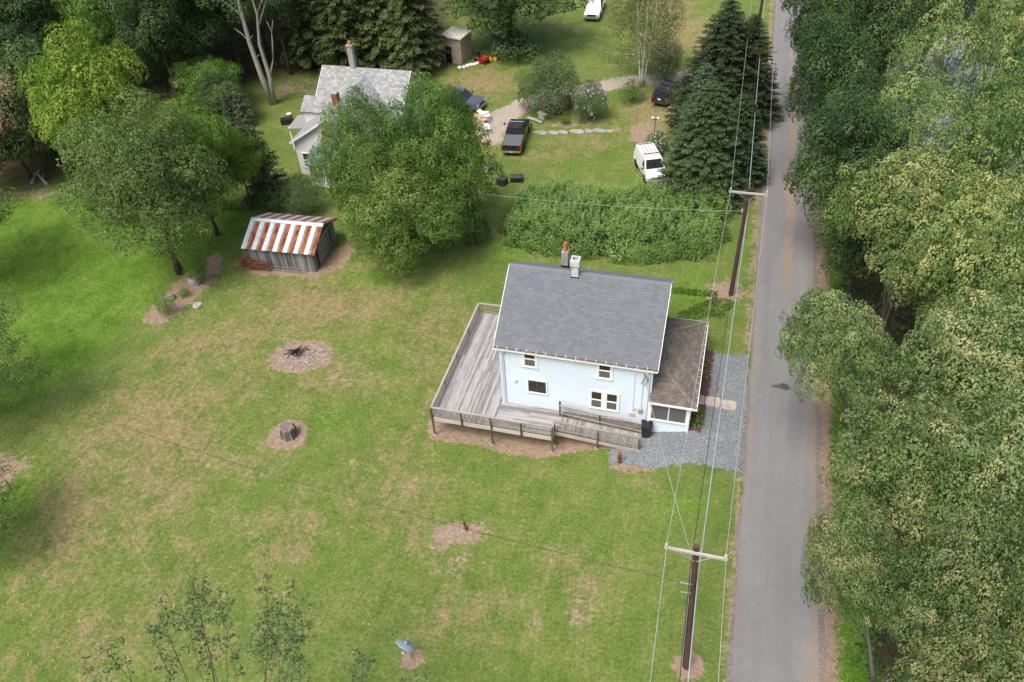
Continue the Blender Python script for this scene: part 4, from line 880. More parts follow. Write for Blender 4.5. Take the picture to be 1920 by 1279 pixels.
# ladder lying along the wall, wire panel and rusty sheet beside it
lad = empty('ladder', (-34.6, 45.95, sz), rad(3), 'pale aluminium ladder lying on edge along the old shed wall', 'ladder')
for z in (.10, .50): mb = MB(); mb.bar((-1.9, 0, z), (2.7, 0, z), .03, .07); mb.build('stile', M['metal'], lad)
rm = MB(); rm.tube([(0, 0, .10), (0, 0, .50)], .018, 6); rmm = rm.mesh('rung', M['metal'])
for k in range(13): link('rung', rmm, lad, (-1.7+k*.35, 0, 0))
ck = empty('rusty_cage', (-35.9, 45.75, sz), rad(3), 'rusty brown wire cage at the left end of the old shed', 'cage')
mb = MB()
for k in range(16): mb.box(-.95+k*.125, -.95+k*.125+.07, -.02, .02, .0, 1.05)
mb.build('bar', M['rust'], ck)
mb = MB()
for z in (.06, .4, .75, 1.05): mb.box(-1.0, 1.02, -.045, -.022, z, z+.05)
mb.build('frame', M['rust'], ck)
br = empty('brush_heap', (-37.3, 46.0, sz), 0, 'heap of dry brown twigs left of the old shed', 'twig heap')
mb = MB(); rg = random.Random(2)
for k in range(130):
    a = rg.uniform(0, 6.28); r = rg.uniform(0, .7); x, y = r*math.cos(a), r*math.sin(a); z = rg.uniform(.02, .75*(1-r)+.1); d = Vector((rg.uniform(-1, 1), rg.uniform(-1, 1), rg.uniform(-.3, .7))).normalized()*rg.uniform(.3, .7)
    mb.tube([(x, y, z), (x+d.x, y+d.y, max(.02, z+d.z))], [.018, .008], 4)
tw = mb.build('twigs', M['rust'], br, fix=False); tw['kind'] = 'stuff'

# ------------------------------------------------------------------ the white farmhouse behind the yard tree
wh = empty('white_farmhouse', (-35.37, 60.9, -2.05), 0, 'white farmhouse with grey roofs, tall block chimney and green side porch', 'house')
WE, WA, WY, MH, MR, ME = 3.65, 6.25, 6.9, 12.4, 6.72, 4.55      # eave, apex of front wing; main block from WY to MH
hw = 4.05
mb = MB(); gs = lambda z, e=WE, a=WA: (0, 1) if z < e-.05 else (min(.5, (z-e+.05)/(a-e)*.5), max(.5, 1-(z-e+.05)/(a-e)*.5))
siding(mb, (-hw, 0), (hw, 0), -.3, WA-.15, (0, -1), .15, .02, span=gs); siding(mb, (-hw, WY+1), (-hw, 0), -.3, WE, (-1, 0), .15, .02); siding(mb, (hw, 0), (hw, WY+1), -.3, WE, (1, 0), .15, .02)
ml, mrx = -4.5, 4.35; gm2 = lambda z: (0, 1) if z < ME-.05 else (min(.5, (z-ME+.05)/(MR-ME)*.5), max(.5, 1-(z-ME+.05)/(MR-ME)*.5))
siding(mb, (ml, WY), (mrx, WY), -.3, ME, (0, -1), .15, .02); siding(mb, (mrx, MH), (ml, MH), -.3, ME, (0, 1), .15, .02); siding(mb, (mrx, WY), (mrx, MH), -.3, MR-.1, (1, 0), .15, .02, span=gm2); siding(mb, (ml, MH), (ml, WY), -.3, MR-.1, (-1, 0), .15, .02, span=gm2)
mb.build('wall', M['wsiding'], wh, fix=False)
mb = MB(); e = .3; dz = lambda z, k: z
my = (WY+MH)/2; slope_w = (WA-WE)/hw; slope_m = (MR-ME)/((MH-WY)/2)
ex = hw+e; ez = WE-slope_w*e+.06
cy_end = my-.05
slab(mb, (-ex, -.35, ez), (0, -.35, WA+.06), (0, cy_end, WA+.06), (-ex, cy_end-3.2, ez), .09); slab(mb, (0, -.35, WA+.06), (ex, -.35, ez), (ex, cy_end-3.2, ez), (0, cy_end, WA+.06), .09)
yz = ME-slope_m*.3+.06
slab(mb, (ml-e, WY-.3, yz), (mrx+e, WY-.3, yz), (mrx+e, my, MR+.06), (ml-e, my, MR+.06), .09); slab(mb, (mrx+e, MH+.3, yz), (ml-e, MH+.3, yz), (ml-e, my, MR+.06), (mrx+e, my, MR+.06), .09)
wr = mb.build('roof', M['wshingle'], wh)
shingles(wr, (0-ex, -.35, ez), (-ex, cy_end-3.2, ez), (0, cy_end, WA+.06), (0, -.35, WA+.06), .33, .2, M['wshingle'], seed=11, name='shingle', th=.016)
shingles(wr, (ex, -.35, ez), (ex, cy_end-3.2, ez), (0, cy_end, WA+.06), (0, -.35, WA+.06), .33, .2, M['wshingle'], seed=12, name='shingle', th=.016)
shingles(wr, (ml-e, WY-.3, yz), (mrx+e, WY-.3, yz), (mrx+e, my, MR+.06), (ml-e, my, MR+.06), .33, .2, M['wshingle'], seed=13, name='shingle', th=.016)
for a, b in (((-ex, -.37, ez-.08), (0, -.37, WA-.02)), ((ex, -.37, ez-.08), (0, -.37, WA-.02)), ((mrx+e+.02, WY-.3, yz-.08), (mrx+e+.02, my, MR-.02)), ((mrx+e+.02, MH+.3, yz-.08), (mrx+e+.02, my, MR-.02)), ((ml-e-.02, WY-.3, yz-.08), (ml-e-.02, my, MR-.02))): mb = MB(); mb.bar(a, b, .04, .2); mb.build('barge_board', M['trim'], wr)
mb = MB(); mb.box(-1.75, -1.2, my-.2, my+.3, MR-.5, MR+2.15); tc = mb.build('chimney', M['cblock'], wh); mb = MB(); mb.box(-1.8, -1.15, my-.25, my+.35, MR+2.152, MR+2.3); mb.build('chimney_head', M['cblock'], tc); mb = MB(); mb.tube([(-1.47, my+.05, MR+2.2), (-1.47, my+.05, MR+2.62)], .17, 12); mb.build('flue_pipe', M['flue'], tc)
# courses of red brick in the small chimney
rc = empty('brick_chimney', (-.75, 3.6, WA-.75)); rc.parent = wh
mb = MB(); mb.box(-.26, .26, -.26, .26, -.2, 1.45); mb.build('mortar_core', M['found'], rc)
bk = MB(); bk.box(-.10, .10, -.05, .05, -.035, .035); bkm = bk.mesh('brick', M['brick'])
for c in range(17):
    for j in range(3):
        o = -.19+j*.19+(.05 if c % 2 else 0)
        for q in range(4):
            a = q*math.pi/2; p = Matrix.Rotation(a, 3, 'Z') @ Vector((o*.93-.02, -.25, -.05+c*.088)); link('brick', bkm, rc, p, (0, 0, a), (.9, 1, 1))
# dormer-like side bay on the left slope
mb = MB(); bx0, bx1, by0, by1, bz = -4.75, -2.2, 4.0, 6.6, 4.62
mb.box(bx0, bx1, by0, by1, -.3, bz); bay = mb.build('side_bay', M['wsiding'], wh)
mb = MB(); slab(mb, (bx0-.25, by0-.25, bz-.02), (bx1+.6, by0-.25, bz-.02), (bx1+.6, (by0+by1)/2, bz+.95), (bx0-.25, (by0+by1)/2, bz+.95), .08); slab(mb, (bx0-.25, by1+.25, bz-.02), (bx1+.6, by1+.25, bz-.02), (bx1+.6, (by0+by1)/2, bz+.95), (bx0-.25, (by0+by1)/2, bz+.95), .08)
bayr = mb.build('bay_roof', M['wshingle'], bay)
shingles(bayr, (bx0-.25, by0-.25, bz-.02), (bx1+.6, by0-.25, bz-.02), (bx1+.6, (by0+by1)/2, bz+.95), (bx0-.25, (by0+by1)/2, bz+.95), .33, .2, M['wshingle'], seed=14, name='shingle', th=.016)
mb = MB(); slab(mb, (-7.1, 4.0, 2.45), (-4.78, 4.0, 2.75), (-4.78, 6.6, 2.95), (-7.1, 6.6, 2.65), .1); lp = mb.build('side_porch_roof', M['wshingle'], wh)
pm = MB(); pm.box(-.06, .06, -.06, .06, 0, 2.5); pmm = pm.mesh('porch_post', M['trim'])
for y in (4.2, 6.4): link('porch_post', pmm, wh, (-6.9, y, 0))
# green roofed entry porch on the front gable
gp = MB(); slab(gp, (-2.2, -2.1, 2.35), (1.4, -2.1, 2.35), (1.4, -.02, 3.15), (-2.2, -.02, 3.15), .1); gr = gp.build('green_porch_roof', M['greenroof'], wh)
shingles(gr, (-2.2, -2.1, 2.35), (1.4, -2.1, 2.35), (1.4, -.02, 3.15), (-2.2, -.02, 3.15), .33, .2, M['greenroof'], seed=15, name='shingle', th=.016)
mb = MB(); mb.box(-2.05, 1.25, -1.95, -.03, -.3, .3); mb.box(-2.05, -1.9, -1.95, -.03, .3, 2.3); mb.build('porch_base', M['wsiding'], wh)
for x in (-1.95, -.4, 1.15): link('porch_post', pmm, wh, (x, -1.9, .0), None, (1, 1, .93))
window(wh, -1.1, .1, 3.5, 4.9, 0); window(wh, 1.9, 3.1, .9, 2.4, 0); window(wh, -3.6, -2.7, .9, 2.3, 0)
window(wh, 9.2, 10.2, 3.6, 5.1, mrx, axis_=1, sgn=1, fr='bronze'); window(wh, 7.7, 8.6, .9, 2.5, mrx, axis_=1, sgn=1); window(wh, 10.4, 11.4, .9, 2.5, mrx, axis_=1, sgn=1); window(wh, 2.0, 3.1, .9, 2.4, hw, axis_=1, sgn=1)

# small outhouse shed at the edge of the pines
oh = empty('small_block_shed', (-32.4, 89.2, -2.05), rad(-12), 'small tan shed with pale flaking flat roof beside the pines', 'shed')
mb = MB(); mb.box(-1.2, 1.2, -1.3, 1.3, -.1, 3.1); mb.build('wall', basic('tan_boards', (.33, .27, .20), .9, 0, .2, 3, .4, 9), oh)
mb = MB(); mb.box(-1.45, 1.45, -1.55, 1.55, 3.1, 3.25); mb.build('roof', basic('flaking_roof', (.60, .58, .51), .9, 0, .3, 3), oh)
mb = MB(); mb.box(-.9, -.1, -1.33, -1.302, 0, 2.0); mb.build('door', M['soot'], oh)

# ------------------------------------------------------------------ power line
def pole(x, y, h, label, arm=True, az=.35, tl=0.):
    g = float(ter(x, y)); p = empty('utility_pole', (x, y, g), 0, label, 'utility pole', 'poles of the power line'); mb = MB()
    mb.tube([(0, 0, -.3), (0, 0, h*.5), (0, 0, h)], [.17, .145, .11], 12); mb.build('pole', M['polew'], p, smooth=False)
    if arm:
        mb = MB(); mb.bar((-1.24, -.122, h-az+1.24*tl), (1.24, -.122, h-az-1.24*tl), .095, .12); a = mb.build('crossarm', M['armw'], p)
        for s in (-1, 1):
            mb = MB(); mb.bar((s*.62, -.18, h-az-.05), (s*.04, -.13, h-az-.55), .035, .012); mb.build('brace', M['wire'], p)
            mb = MB(); mb.lathe([(.02, 0), (.02, .08), (.055, .10), (.06, .15), (.035, .18), (.055, .2), (.03, .25)], 10, 0, (s*1.15, -.12, h-az+.06-s*1.15*tl)); mb.build('insulator', basic('brown_insulator', (.10, .05, .04), .3, spec=.6) if s == -9 else M['cream'], a)
    return p
P1 = pole(1.71, 18.95, 9.95, 'brown utility pole with wooden crossarm standing in a bare earth ring', tl=.058); P2 = pole(1.95, 47.65, 9.0, 'brown utility pole with pale crossarm beside the overgrown hedge'); P1.rotation_euler = (0, rad(-3.3), 0); P3 = pole(1.7, 90, 9.2, 'dark utility pole past the tall spruces by the road')
mb = MB(); mb.tube([(-.17, -.05, 7.9), (-.17, -.05, .1)], .03, 6); mb.build('conduit', M['darkwire'], P1); mb = MB(); mb.tube([(-.12, -.13, 8.4), (-.14, -.15, 6.5), (-.16, -.15, 4.4), (-.2, -.12, .2)], .016, 5); mb.build('ground_wire', M['bluewire'], P1)
for z, s in ((7.3, -.55), (6.6, -.5)): mb = MB(); mb.bar((0, -.1, z), (s, -.12, z+.03), .03, .03); mb.build('bracket', M['bluewire'], P1)
mb = MB(); mb.tube([(.15, -.03, 8.0), (.15, -.03, .1)], .035, 6); mb.build('conduit', M['bluewire'], P2)
mb = MB(); mb.lathe([(.07, -.1), (.07, .1)], 10, 0, (-.2, 0, 7.2)); mb.build('spool', M['bluewire'], P2)
def wire(pts, sag, r, mat, label, name='power_line', group=None, cat='wire'):
    mb = MB()
    for a, b, s in zip(pts, pts[1:], sag):
        a, b = Vector(a), Vector(b); n = 14; mb.tube([a.lerp(b, k/n)-Vector((0, 0, s*4*(k/n)*(1-k/n))) for k in range(n+1)], r, 5, cap=False)
    return tag(mb.build(name, M[mat], None, fix=False), label, cat, group)
z1, z2, z3, z0 = 9.95, 9.0, 9.2, 9.6; y0 = -10; ZZ = lambda dz, dx: [(1.7+dx, y0, z0+dz), (1.71-.56+dx, 18.95, z1+dz), (1.95+dx, 47.65, z2+dz), (1.7+dx, 90, z3+dz), (1.6+dx, 130, 9+dz)]
sg = (.25, .25, .45, .4); WG = 'wires of the power line along the road'
wire(ZZ(-.09, -1.15), sg, .013, 'wire', 'pale bare wire on the house-side end of the crossarms', group=WG)
wire(ZZ(-.09, 1.15), sg, .013, 'wire', 'pale bare wire on the road-side end of the crossarms', group=WG)
wire([(1.58, y0, 8.6), (1.05, 18.95, 8.6), (1.80, 47.65, 8.0), (1.55, 90, 8.2), (1.5, 130, 8)], sg, .018, 'darkwire', 'dark twisted wire below the crossarms, left of the thick cable', group=WG)
wire([(1.85, y0, 7.6), (1.44, 18.95, 7.4), (2.11, 47.65, 6.9), (1.86, 90, 7.2), (1.8, 130, 7)], sg, .026, 'bluewire', 'thick blue-grey cable on the road side of the poles', group=WG)
wire([(1.1, 18.95, 8.9), (OX+HL-.42, OY-.1, 3.95)], (.35,), .018, 'wire', 'service wire sloping from the near pole to the blue house', 'service_wire')
wire([(.75, 18.83, 7.33), (-50, 26.5, 4.2)], (1.6,), .012, 'darkwire', 'black cable crossing the front lawn from the near pole', 'service_wire')
wire([(1.78, 47.6, 7.2), tuple(float(q) for q in at(640, 318, 1.5))], (.9,), .010, 'bluewire', 'pale service cable passing above the overgrown hedge', 'service_wire')
wire([(.9, 76, 8.0), (14, 79.5, 7.5)], (.5,), .016, 'wire', 'thin cable crossing the far road to the trees', 'service_wire')
# ------------------------------------------------------------------ trees and shrubs
# the wood across the road: maples with reddish tips near, greener ones farther on
WG2 = 'trees of the wood across the road'
RT_ = [('maple', 1570, 655, 9, 112, 'round maple with reddish tips leaning over the road opposite the gravel'),
 ('gmaple', 1720, 430, 10.5, 175, 'broad yellow-green maple opposite the utility pole by the hedge'),
 ('gmaple', 1870, 330, 12.5, 170, 'tall yellow-green maple with domed crown at the right edge below the pond'),
 ('gmaple', 1830, 505, 11, 150, 'yellow-green maple crown between the broad roadside maple and the picture edge'),
 ('maple', 1860, 715, 10, 160, 'rusty-tipped maple with bare grey twigs, right of the dark gap in the wood'),
 ('maple', 1690, 885, 9.5, 165, 'largest reddish-tipped maple opposite the mown lawn corner'),
 ('maple', 1850, 935, 10.5, 150, 'reddish maple crown behind the largest roadside maple, above the dark trunk'),
 ('maple', 1612, 1065, 8.5, 100, 'small reddish maple overhanging the road opposite the near pole'),
 ('maple', 1790, 1130, 10, 135, 'maple with yellow sprig and pale bare branches low in the wood'),
 ('maple', 1930, 1160, 10, 130, 'maple cut by the lower right picture edge'),
 ('maple', 1800, 1325, 9, 140, 'maple crown just below the fallen grey trunk'),
 ('gmaple', 2060, 560, 11, 170, 'maple at the far right edge of the wood'),
 ('dark', 1585, 320, 7.5, 92, 'dark green maple overhanging the far road opposite the hedge'),
 ('dark', 1565, 175, 8.5, 78, 'dark round tree beside the far road, before the pond'),
 ('dark', 1560, 55, 9, 75, 'dark tree at the top of the road on its right side'),
 ('open', 1700, 275, 9, 105, 'green tree with yellow sprays in front of the pond'),
 ('dark', 1625, 70, 10, 80, 'dark oak between far road and pond'),
 ('gmaple', 1655, 20, 11, 85, 'yellow-topped tree on the top picture edge right of the road'),
 ('dark', 1775, -35, 11, 90, 'dark crown above the pond on the top picture edge'),
 ('gmaple', 1885, 105, 12, 95, 'pale yellow-green tree right of the pond'),
 ('open', 1735, 150, 10, 95, 'open branched tree with the pond showing through it'),
 ('gmaple', 1985, 60, 12, 110, 'tree in the upper right picture corner'),
 ('dark', 1620, 455, 5.5, 75, 'low dark shrubby tree at the road verge below the dark green maple')]
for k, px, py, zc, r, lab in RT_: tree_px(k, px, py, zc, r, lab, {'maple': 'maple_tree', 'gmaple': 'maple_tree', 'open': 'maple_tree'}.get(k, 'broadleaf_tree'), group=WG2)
a = at(1842, 192, 5.); b = at(1745, 128, 9.5); bt = empty('bare_tree', (float(a[0]), float(a[1]), float(ter(a[0], a[1]))), 0, 'leaning dead tree with bare pale branches beside the pond', 'dead tree')
mb = MB(); A_ = Vector((0, 0, 0)); B_ = Vector((float(b[0]-a[0]), float(b[1]-a[1]), 12.)); C1 = A_.lerp(B_, .45)+Vector((.4, 0, 1.)); mb.tube([A_, C1, B_], [.22, .15, .05], 8)
rb_ = random.Random(12)
for k in range(11):
    p_ = C1.lerp(B_, rb_.uniform(0, .95)); q_ = p_+Vector((rb_.uniform(-1.4, 1.4), rb_.uniform(-1.4, 1.4), rb_.uniform(.5, 2.2))); mb.tube([p_, p_.lerp(q_, .5)+Vector((0, 0, .15)), q_], [.07, .05, .02], 6)
mb.build('trunk', M['deadwood'], bt, smooth=True, fix=False)
# left: the wood behind the lawn
WG3 = 'trees of the wood behind the left lawn'
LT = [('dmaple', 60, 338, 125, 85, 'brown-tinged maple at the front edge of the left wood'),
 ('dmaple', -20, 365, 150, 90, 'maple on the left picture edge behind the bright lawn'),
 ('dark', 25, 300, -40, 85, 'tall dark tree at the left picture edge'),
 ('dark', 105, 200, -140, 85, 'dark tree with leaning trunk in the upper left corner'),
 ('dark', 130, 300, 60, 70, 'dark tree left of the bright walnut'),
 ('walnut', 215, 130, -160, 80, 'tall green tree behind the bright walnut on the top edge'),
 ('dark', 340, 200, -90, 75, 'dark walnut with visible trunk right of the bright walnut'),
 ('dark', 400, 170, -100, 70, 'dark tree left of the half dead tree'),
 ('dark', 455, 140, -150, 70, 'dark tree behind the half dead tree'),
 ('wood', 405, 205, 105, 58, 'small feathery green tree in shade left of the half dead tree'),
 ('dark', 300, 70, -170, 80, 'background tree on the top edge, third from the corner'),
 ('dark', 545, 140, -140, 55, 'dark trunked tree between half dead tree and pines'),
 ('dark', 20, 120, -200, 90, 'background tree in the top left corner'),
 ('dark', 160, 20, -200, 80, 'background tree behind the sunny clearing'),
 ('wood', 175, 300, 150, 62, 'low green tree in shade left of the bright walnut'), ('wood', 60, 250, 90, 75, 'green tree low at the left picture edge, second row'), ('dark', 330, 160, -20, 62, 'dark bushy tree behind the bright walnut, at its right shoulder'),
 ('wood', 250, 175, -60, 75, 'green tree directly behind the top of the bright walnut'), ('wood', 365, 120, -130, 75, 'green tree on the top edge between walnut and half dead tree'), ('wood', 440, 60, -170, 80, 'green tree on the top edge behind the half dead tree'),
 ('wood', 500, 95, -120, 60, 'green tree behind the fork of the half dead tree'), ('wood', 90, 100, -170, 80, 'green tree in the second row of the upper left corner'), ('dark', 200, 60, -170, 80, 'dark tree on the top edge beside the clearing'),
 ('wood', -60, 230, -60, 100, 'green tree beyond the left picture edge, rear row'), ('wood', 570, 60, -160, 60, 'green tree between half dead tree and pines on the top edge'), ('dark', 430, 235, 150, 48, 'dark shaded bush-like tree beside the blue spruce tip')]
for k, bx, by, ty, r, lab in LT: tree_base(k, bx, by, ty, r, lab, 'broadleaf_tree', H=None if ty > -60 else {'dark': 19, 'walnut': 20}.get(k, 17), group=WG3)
tree_base('walnut', 262, 395, 55, 108, 'bright yellow-green walnut standing out before the dark wood', 'walnut_tree')
tree_base('locust', 338, 512, 180, 138, 'grey-green tree with yellow flecks on the bark bed, left of the old shed', 'locust_tree')
tree_base('fresh', 408, 440, 205, 95, 'bright green small walnut between grey-green tree and old shed', 'walnut_tree')
tree_base('fresh', 474, 392, 232, 58, 'bright green sapling beside the olive conifer', 'walnut_tree')
tree_base('olive', 505, 375, 168, 44, 'scraggly olive conifer left of the white farmhouse', 'conifer')
tree_base('bspruce', 452, 285, 172, 20, 'small blue spruce tip left of the olive conifer', 'blue_spruce')
tree_base('dark_bush', 518, 392, 350, 32, 'dark rounded yew behind the old shed', 'yew_bush', cat='shrub')
tree_base('bush', 560, 365, 330, 26, 'light green shrub before the white farmhouse porch', 'shrub', cat='shrub')
tree_base('sage_bush', 575, 400, 340, 34, 'loose olive shrub between old shed and white farmhouse', 'shrub', cat='shrub')
# half dead tree
x, y, z = G(512, 195); dt = empty('half_dead_tree', (x, y, z), 0, 'half dead tree with pale bare forked trunk behind the white farmhouse', 'tree')
mb = MB(); mb.tube([(0, 0, -.3), (-.5, 0, 3), (-.9, 0, 7), (-1.1, .3, 11), (-1.6, .5, 15)], [.38, .3, .24, .17, .06], 9); mb.tube([(.15, 0, -.2), (.5, 0, 3.2), (.2, .1, 6.8), (.9, 0, 10), (.5, .2, 14)], [.3, .24, .18, .12, .05], 8)
for p, q, r in (((.45, 0, 3), (1.6, -.2, 5.4), .13), ((1.6, -.2, 5.4), (2.2, -.2, 8.2), .10), ((2.2, -.2, 8.2), (1.9, -.2, 9.4), .06), ((2.2, -.2, 8.2), (2.7, -.2, 9.6), .06), ((-.9, 0, 7), (-2.2, -.1, 8.4), .08), ((-.6, 0, 5.2), (.2, -.4, 5.8), .06), ((-.9, 0, 7), (.0, -.4, 7.9), .06), ((-1.0, .2, 9.5), (-3.2, 0, 11.5), .08), ((.6, 0, 8.5), (2.4, 0, 11.5), .08), ((.9, 0, 10), (2.8, .4, 13), .07), ((-1.1, .3, 11), (.6, .2, 13.6), .07)): mb.tube([p, Vector(p).lerp(Vector(q), .5)+Vector((.05, 0, .12)), q], [r, r*.7, r*.3], 6)
mb.build('trunk', M['deadwood'], dt, smooth=True, fix=False)
cm, _ = crown('thin_crown', 77, (4.6, 4, 3.2), 13.2, 30, .26, 1300, 9, .36, .18, .09, LM['sage'], hollow=.6, out_frac=.95); link('crown', cm, dt)
# pines behind the farmhouse
for bx, by, r, lab in ((585, 128, 50, 'pine behind the tall chimney, leftmost of the row'), (655, 140, 55, 'second pine of the row, right of the tall chimney'), (722, 128, 58, 'third pine of the row behind the farmhouse gable'), (775, 142, 52, 'fourth pine of the row, beside the farmhouse gable'), (796, 128, 48, 'pine shading the small block shed'), (690, 90, 60, 'pine standing in the second row behind the chimney'), (760, 85, 56, 'pine in the second row behind the block shed'), (620, 75, 60, 'pine in the second row behind the half dead tree')):
    tree_base('pine', bx, by, 0, r, lab, 'pine_tree', H=19, group='pines behind the white farmhouse')
# the large yard trees
tree_base('big', 846, 440, 136, 101, 'large leafy yard tree between white farmhouse and blue house', 'yard_tree', v=0, rz=.4, zoff=-.9)
tree_base('big', 706, 440, 168, 90, 'left leafy yard tree, against the front of the white farmhouse', 'yard_tree', v=1, rz=2.2, zoff=-.8)
tree_base('big', 768, 482, 262, 135, 'broad low leafy yard tree between old shed and hedge', 'yard_tree', v=1, rz=4.2, zoff=-.9)
tree_base('dark_bush', 893, 455, 405, 30, 'dark bush at the foot of the large yard tree', 'shrub', cat='shrub')
# beyond the yard
tree_base('dark', 958, 88, -130, 108, 'spreading oak beyond the yard with the white tank below', 'oak_tree', H=10.5)
tree_base('dark_bush', 965, 108, 62, 52, 'low dark shrub under the spreading oak', 'shrub', cat='shrub')
tree_base('birch', 1203, 162, -60, 78, 'birch with three white stems beside the farm track', 'birch_tree', rz=.6)
tree_base('sage_bush', 1030, 207, 108, 56, 'large round grey-green lilac in the island of the farm track', 'lilac_bush', cat='shrub')
def flowers(px, py, n, rpx, hz, mat, label, name, kd='sage_bush', H=2.6, r=1.5):
    b = tree_base(kd, px, py, 0, rpx, label, name, cat='shrub', H=H); rg = np.random.default_rng(int(px)); K = KIND[kd]
    d = unit(rg.normal(size=(n, 3))+np.array([0, -.3, .6])); c = d*np.array([K['R0']*.93, K['R0']*.93, K['H0']-K['cz']])*rg.uniform(.8, 1.02, (n, 1))+np.array([0, 0, K['cz']])
    k = 4; base = np.repeat(c, k, 0); dd = unit(rg.normal(size=(n*k, 3))); s = unit(np.cross(dd, rg.normal(size=(n*k, 3)))); L = .16/b.scale[0]
    o = link('blossoms', leaf_mesh('blossoms', base, dd, s, np.full(n*k, L), np.full(n*k, L*.8), rg.uniform(size=n*k), mat), b); o['kind'] = 'stuff'; return b
flowers(1105, 225, 110, 33, 0, LM['flower'], 'rose of Sharon bush with pale flowers in the track island', 'flowering_shrub', H=4.0)
flowers(1243, 158, 90, 30, 0, LM['flower'], 'flowering shrub between birch and tall spruce', 'flowering_shrub', H=4.8)
flowers(1232, 290, 70, 20, 0, LM['wflower'], 'hydrangea with white flowers behind the white van', 'flowering_shrub', H=2.2)
tree_base('bush', 1185, 188, 158, 28, 'low spreading green shrub left of the dark SUV', 'shrub', cat='shrub')
tree_base('bush', 1060, 232, 218, 12, 'tuft of green plants under the lilac', 'shrub', cat='shrub')
# spruces by the road
SG = 'spruces between yard and road'
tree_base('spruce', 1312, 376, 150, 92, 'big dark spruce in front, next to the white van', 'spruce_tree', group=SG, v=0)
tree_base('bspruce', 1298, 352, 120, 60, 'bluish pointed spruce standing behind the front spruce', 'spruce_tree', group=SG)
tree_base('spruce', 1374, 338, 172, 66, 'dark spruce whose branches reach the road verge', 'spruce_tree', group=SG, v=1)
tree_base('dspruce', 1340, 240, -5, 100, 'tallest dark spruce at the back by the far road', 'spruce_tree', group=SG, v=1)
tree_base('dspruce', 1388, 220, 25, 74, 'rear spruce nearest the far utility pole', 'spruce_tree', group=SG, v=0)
# near left edge trees and the tree top at the bottom edge
kind('edge', 14, 5, 8, lambda v: crown('edge_crown', 91, (5, 4.6, 5.4), 8, 30, .22, 1100, 14, .34, .24, .09, LM['locust'], hollow=.5, out_frac=.92, droop=.7), lambda v, lc: trunk_mesh('edge_trunk', 9, 10, .24, [tuple(c) for c in lc[:14]], M['bark']), 1)
EG = 'trees reaching in from the left picture edge'
tree_px('edge', -98, 690, 3., 158, 'drooping tree reaching in from the left edge beside the lawn', 'edge_tree', group=EG, rz=1.)
tree_px('edge', -88, 950, 2.0, 112, 'tree at the left edge over the bare earth patch', 'edge_tree', group=EG, rz=4.)
tree_px('edge', -105, 420, 4, 138, 'branch tip of a tree entering at the left edge near the wood', 'edge_tree', group=EG, rz=2.5)
rg = np.random.default_rng(8)
tt = at(340, 1402, 12.); tx, ty, tz = float(tt[0]), float(tt[1]), float(ter(tt[0], tt[1]))
st = empty('sparse_tree', (tx, ty, tz), 0, 'thin treetop with dull green leaves rising over the bottom edge', 'tree')
mb = MB(); tips = []; mb.tube([(0, 0, -.3), (0, 0, 6), (0, .1, 9.5)], [.22, .16, .10], 8)
for i in range(62):
    a = rg.uniform(0, 6.28); r = 7.6*math.sqrt(rg.uniform(.02, 1)); top = 15.0-.055*r*r+rg.normal()*.5; s = Vector((math.cos(a)*r*.3, math.sin(a)*r*.3, 8.5+rg.uniform(-1, 1))); e = Vector((math.cos(a)*r, math.sin(a)*r, top)); m_ = s.lerp(e, .5)+Vector((math.cos(a)*.4, math.sin(a)*.4, -.2))
    mb.tube([(0, 0, 7.0+rg.uniform(-1, 1)), s, m_, e], [.03, .018, .011, .005], 5)
    for q in range(10):
        t = rg.uniform(.25, 1); c = m_.lerp(e, t); d = Vector((rg.normal(), rg.normal(), rg.uniform(-.2, .9))).normalized()*rg.uniform(.3, .9); mb.tube([c, c+d], [.010, .004], 4); tips += [tuple(c+d*f) for f in (.45, .7, .9, 1)]
mb.build('trunk', M['bark'], st, fix=False)
tp_ = np.array(tips); b, d, s, l, w, t, f = clump_leaves(rg, tp_, unit(rg.normal(size=tp_.shape)*.5+np.array([0, 0, 1])), 3, .10, .14, .075, .3, rg.uniform(.1, .75, len(tp_)))
link('crown', leaf_mesh('thin_leaves', b, d, s, l, w, t, LM['sage'], f), st)

# ------------------------------------------------------------------ the overgrown hedge
hx, hy = -8.2, 56.6
hd = empty('overgrown_hedge', (hx, hy, 0), rad(-4), 'long dense overgrown hedge with upright shoots behind the blue house', 'hedge')
rg = np.random.default_rng(21); n = 9000
def hprof(u, v): sc_ = 1+.05*np.sin(u*1.7+v)+.04*np.sin(v*2.3+u*.9)+.03*np.sin(u*4.1); q = np.clip(np.abs(u*sc_/9.2)**5+np.abs(v*sc_/4.5)**3.6, 0, 1); return 2.05*(1-q)**.42*(1+.22*np.sin(u*1.3+2)*np.sin(v*1.1+u*.4)+.15*np.sin(u*3.1)*np.cos(v*2.7)+.10*np.sin(u*5.3+v)*np.cos(v*4.9))
u_, v_ = rg.uniform(-9.2, 9.2, n), rg.uniform(-4.5, 4.5, n); h = hprof(u_, v_); ok = h > .12; u_, v_, h = u_[ok], v_[ok], h[ok]
g = ter(hx+u_, hy+v_); e = .1; nx_, ny_ = -(hprof(u_+e, v_)-h)/e, -(hprof(u_, v_+e)-h)/e
dep = np.where(rg.uniform(size=len(u_)) < .25, rg.uniform(.3, .8, len(u_)), rg.uniform(.9, 1.06, len(u_)))
pos = np.stack([u_, v_, g+h*dep], -1); nr = unit(np.stack([nx_, ny_, np.ones_like(nx_)], -1)+rg.normal(size=pos.shape)*.25)
tb = np.clip(.42+.16*np.sin(u_*.9)+.14*np.sin(v_*1.3+u_*.5)+rg.normal(size=len(u_))*.12, 0, 1)
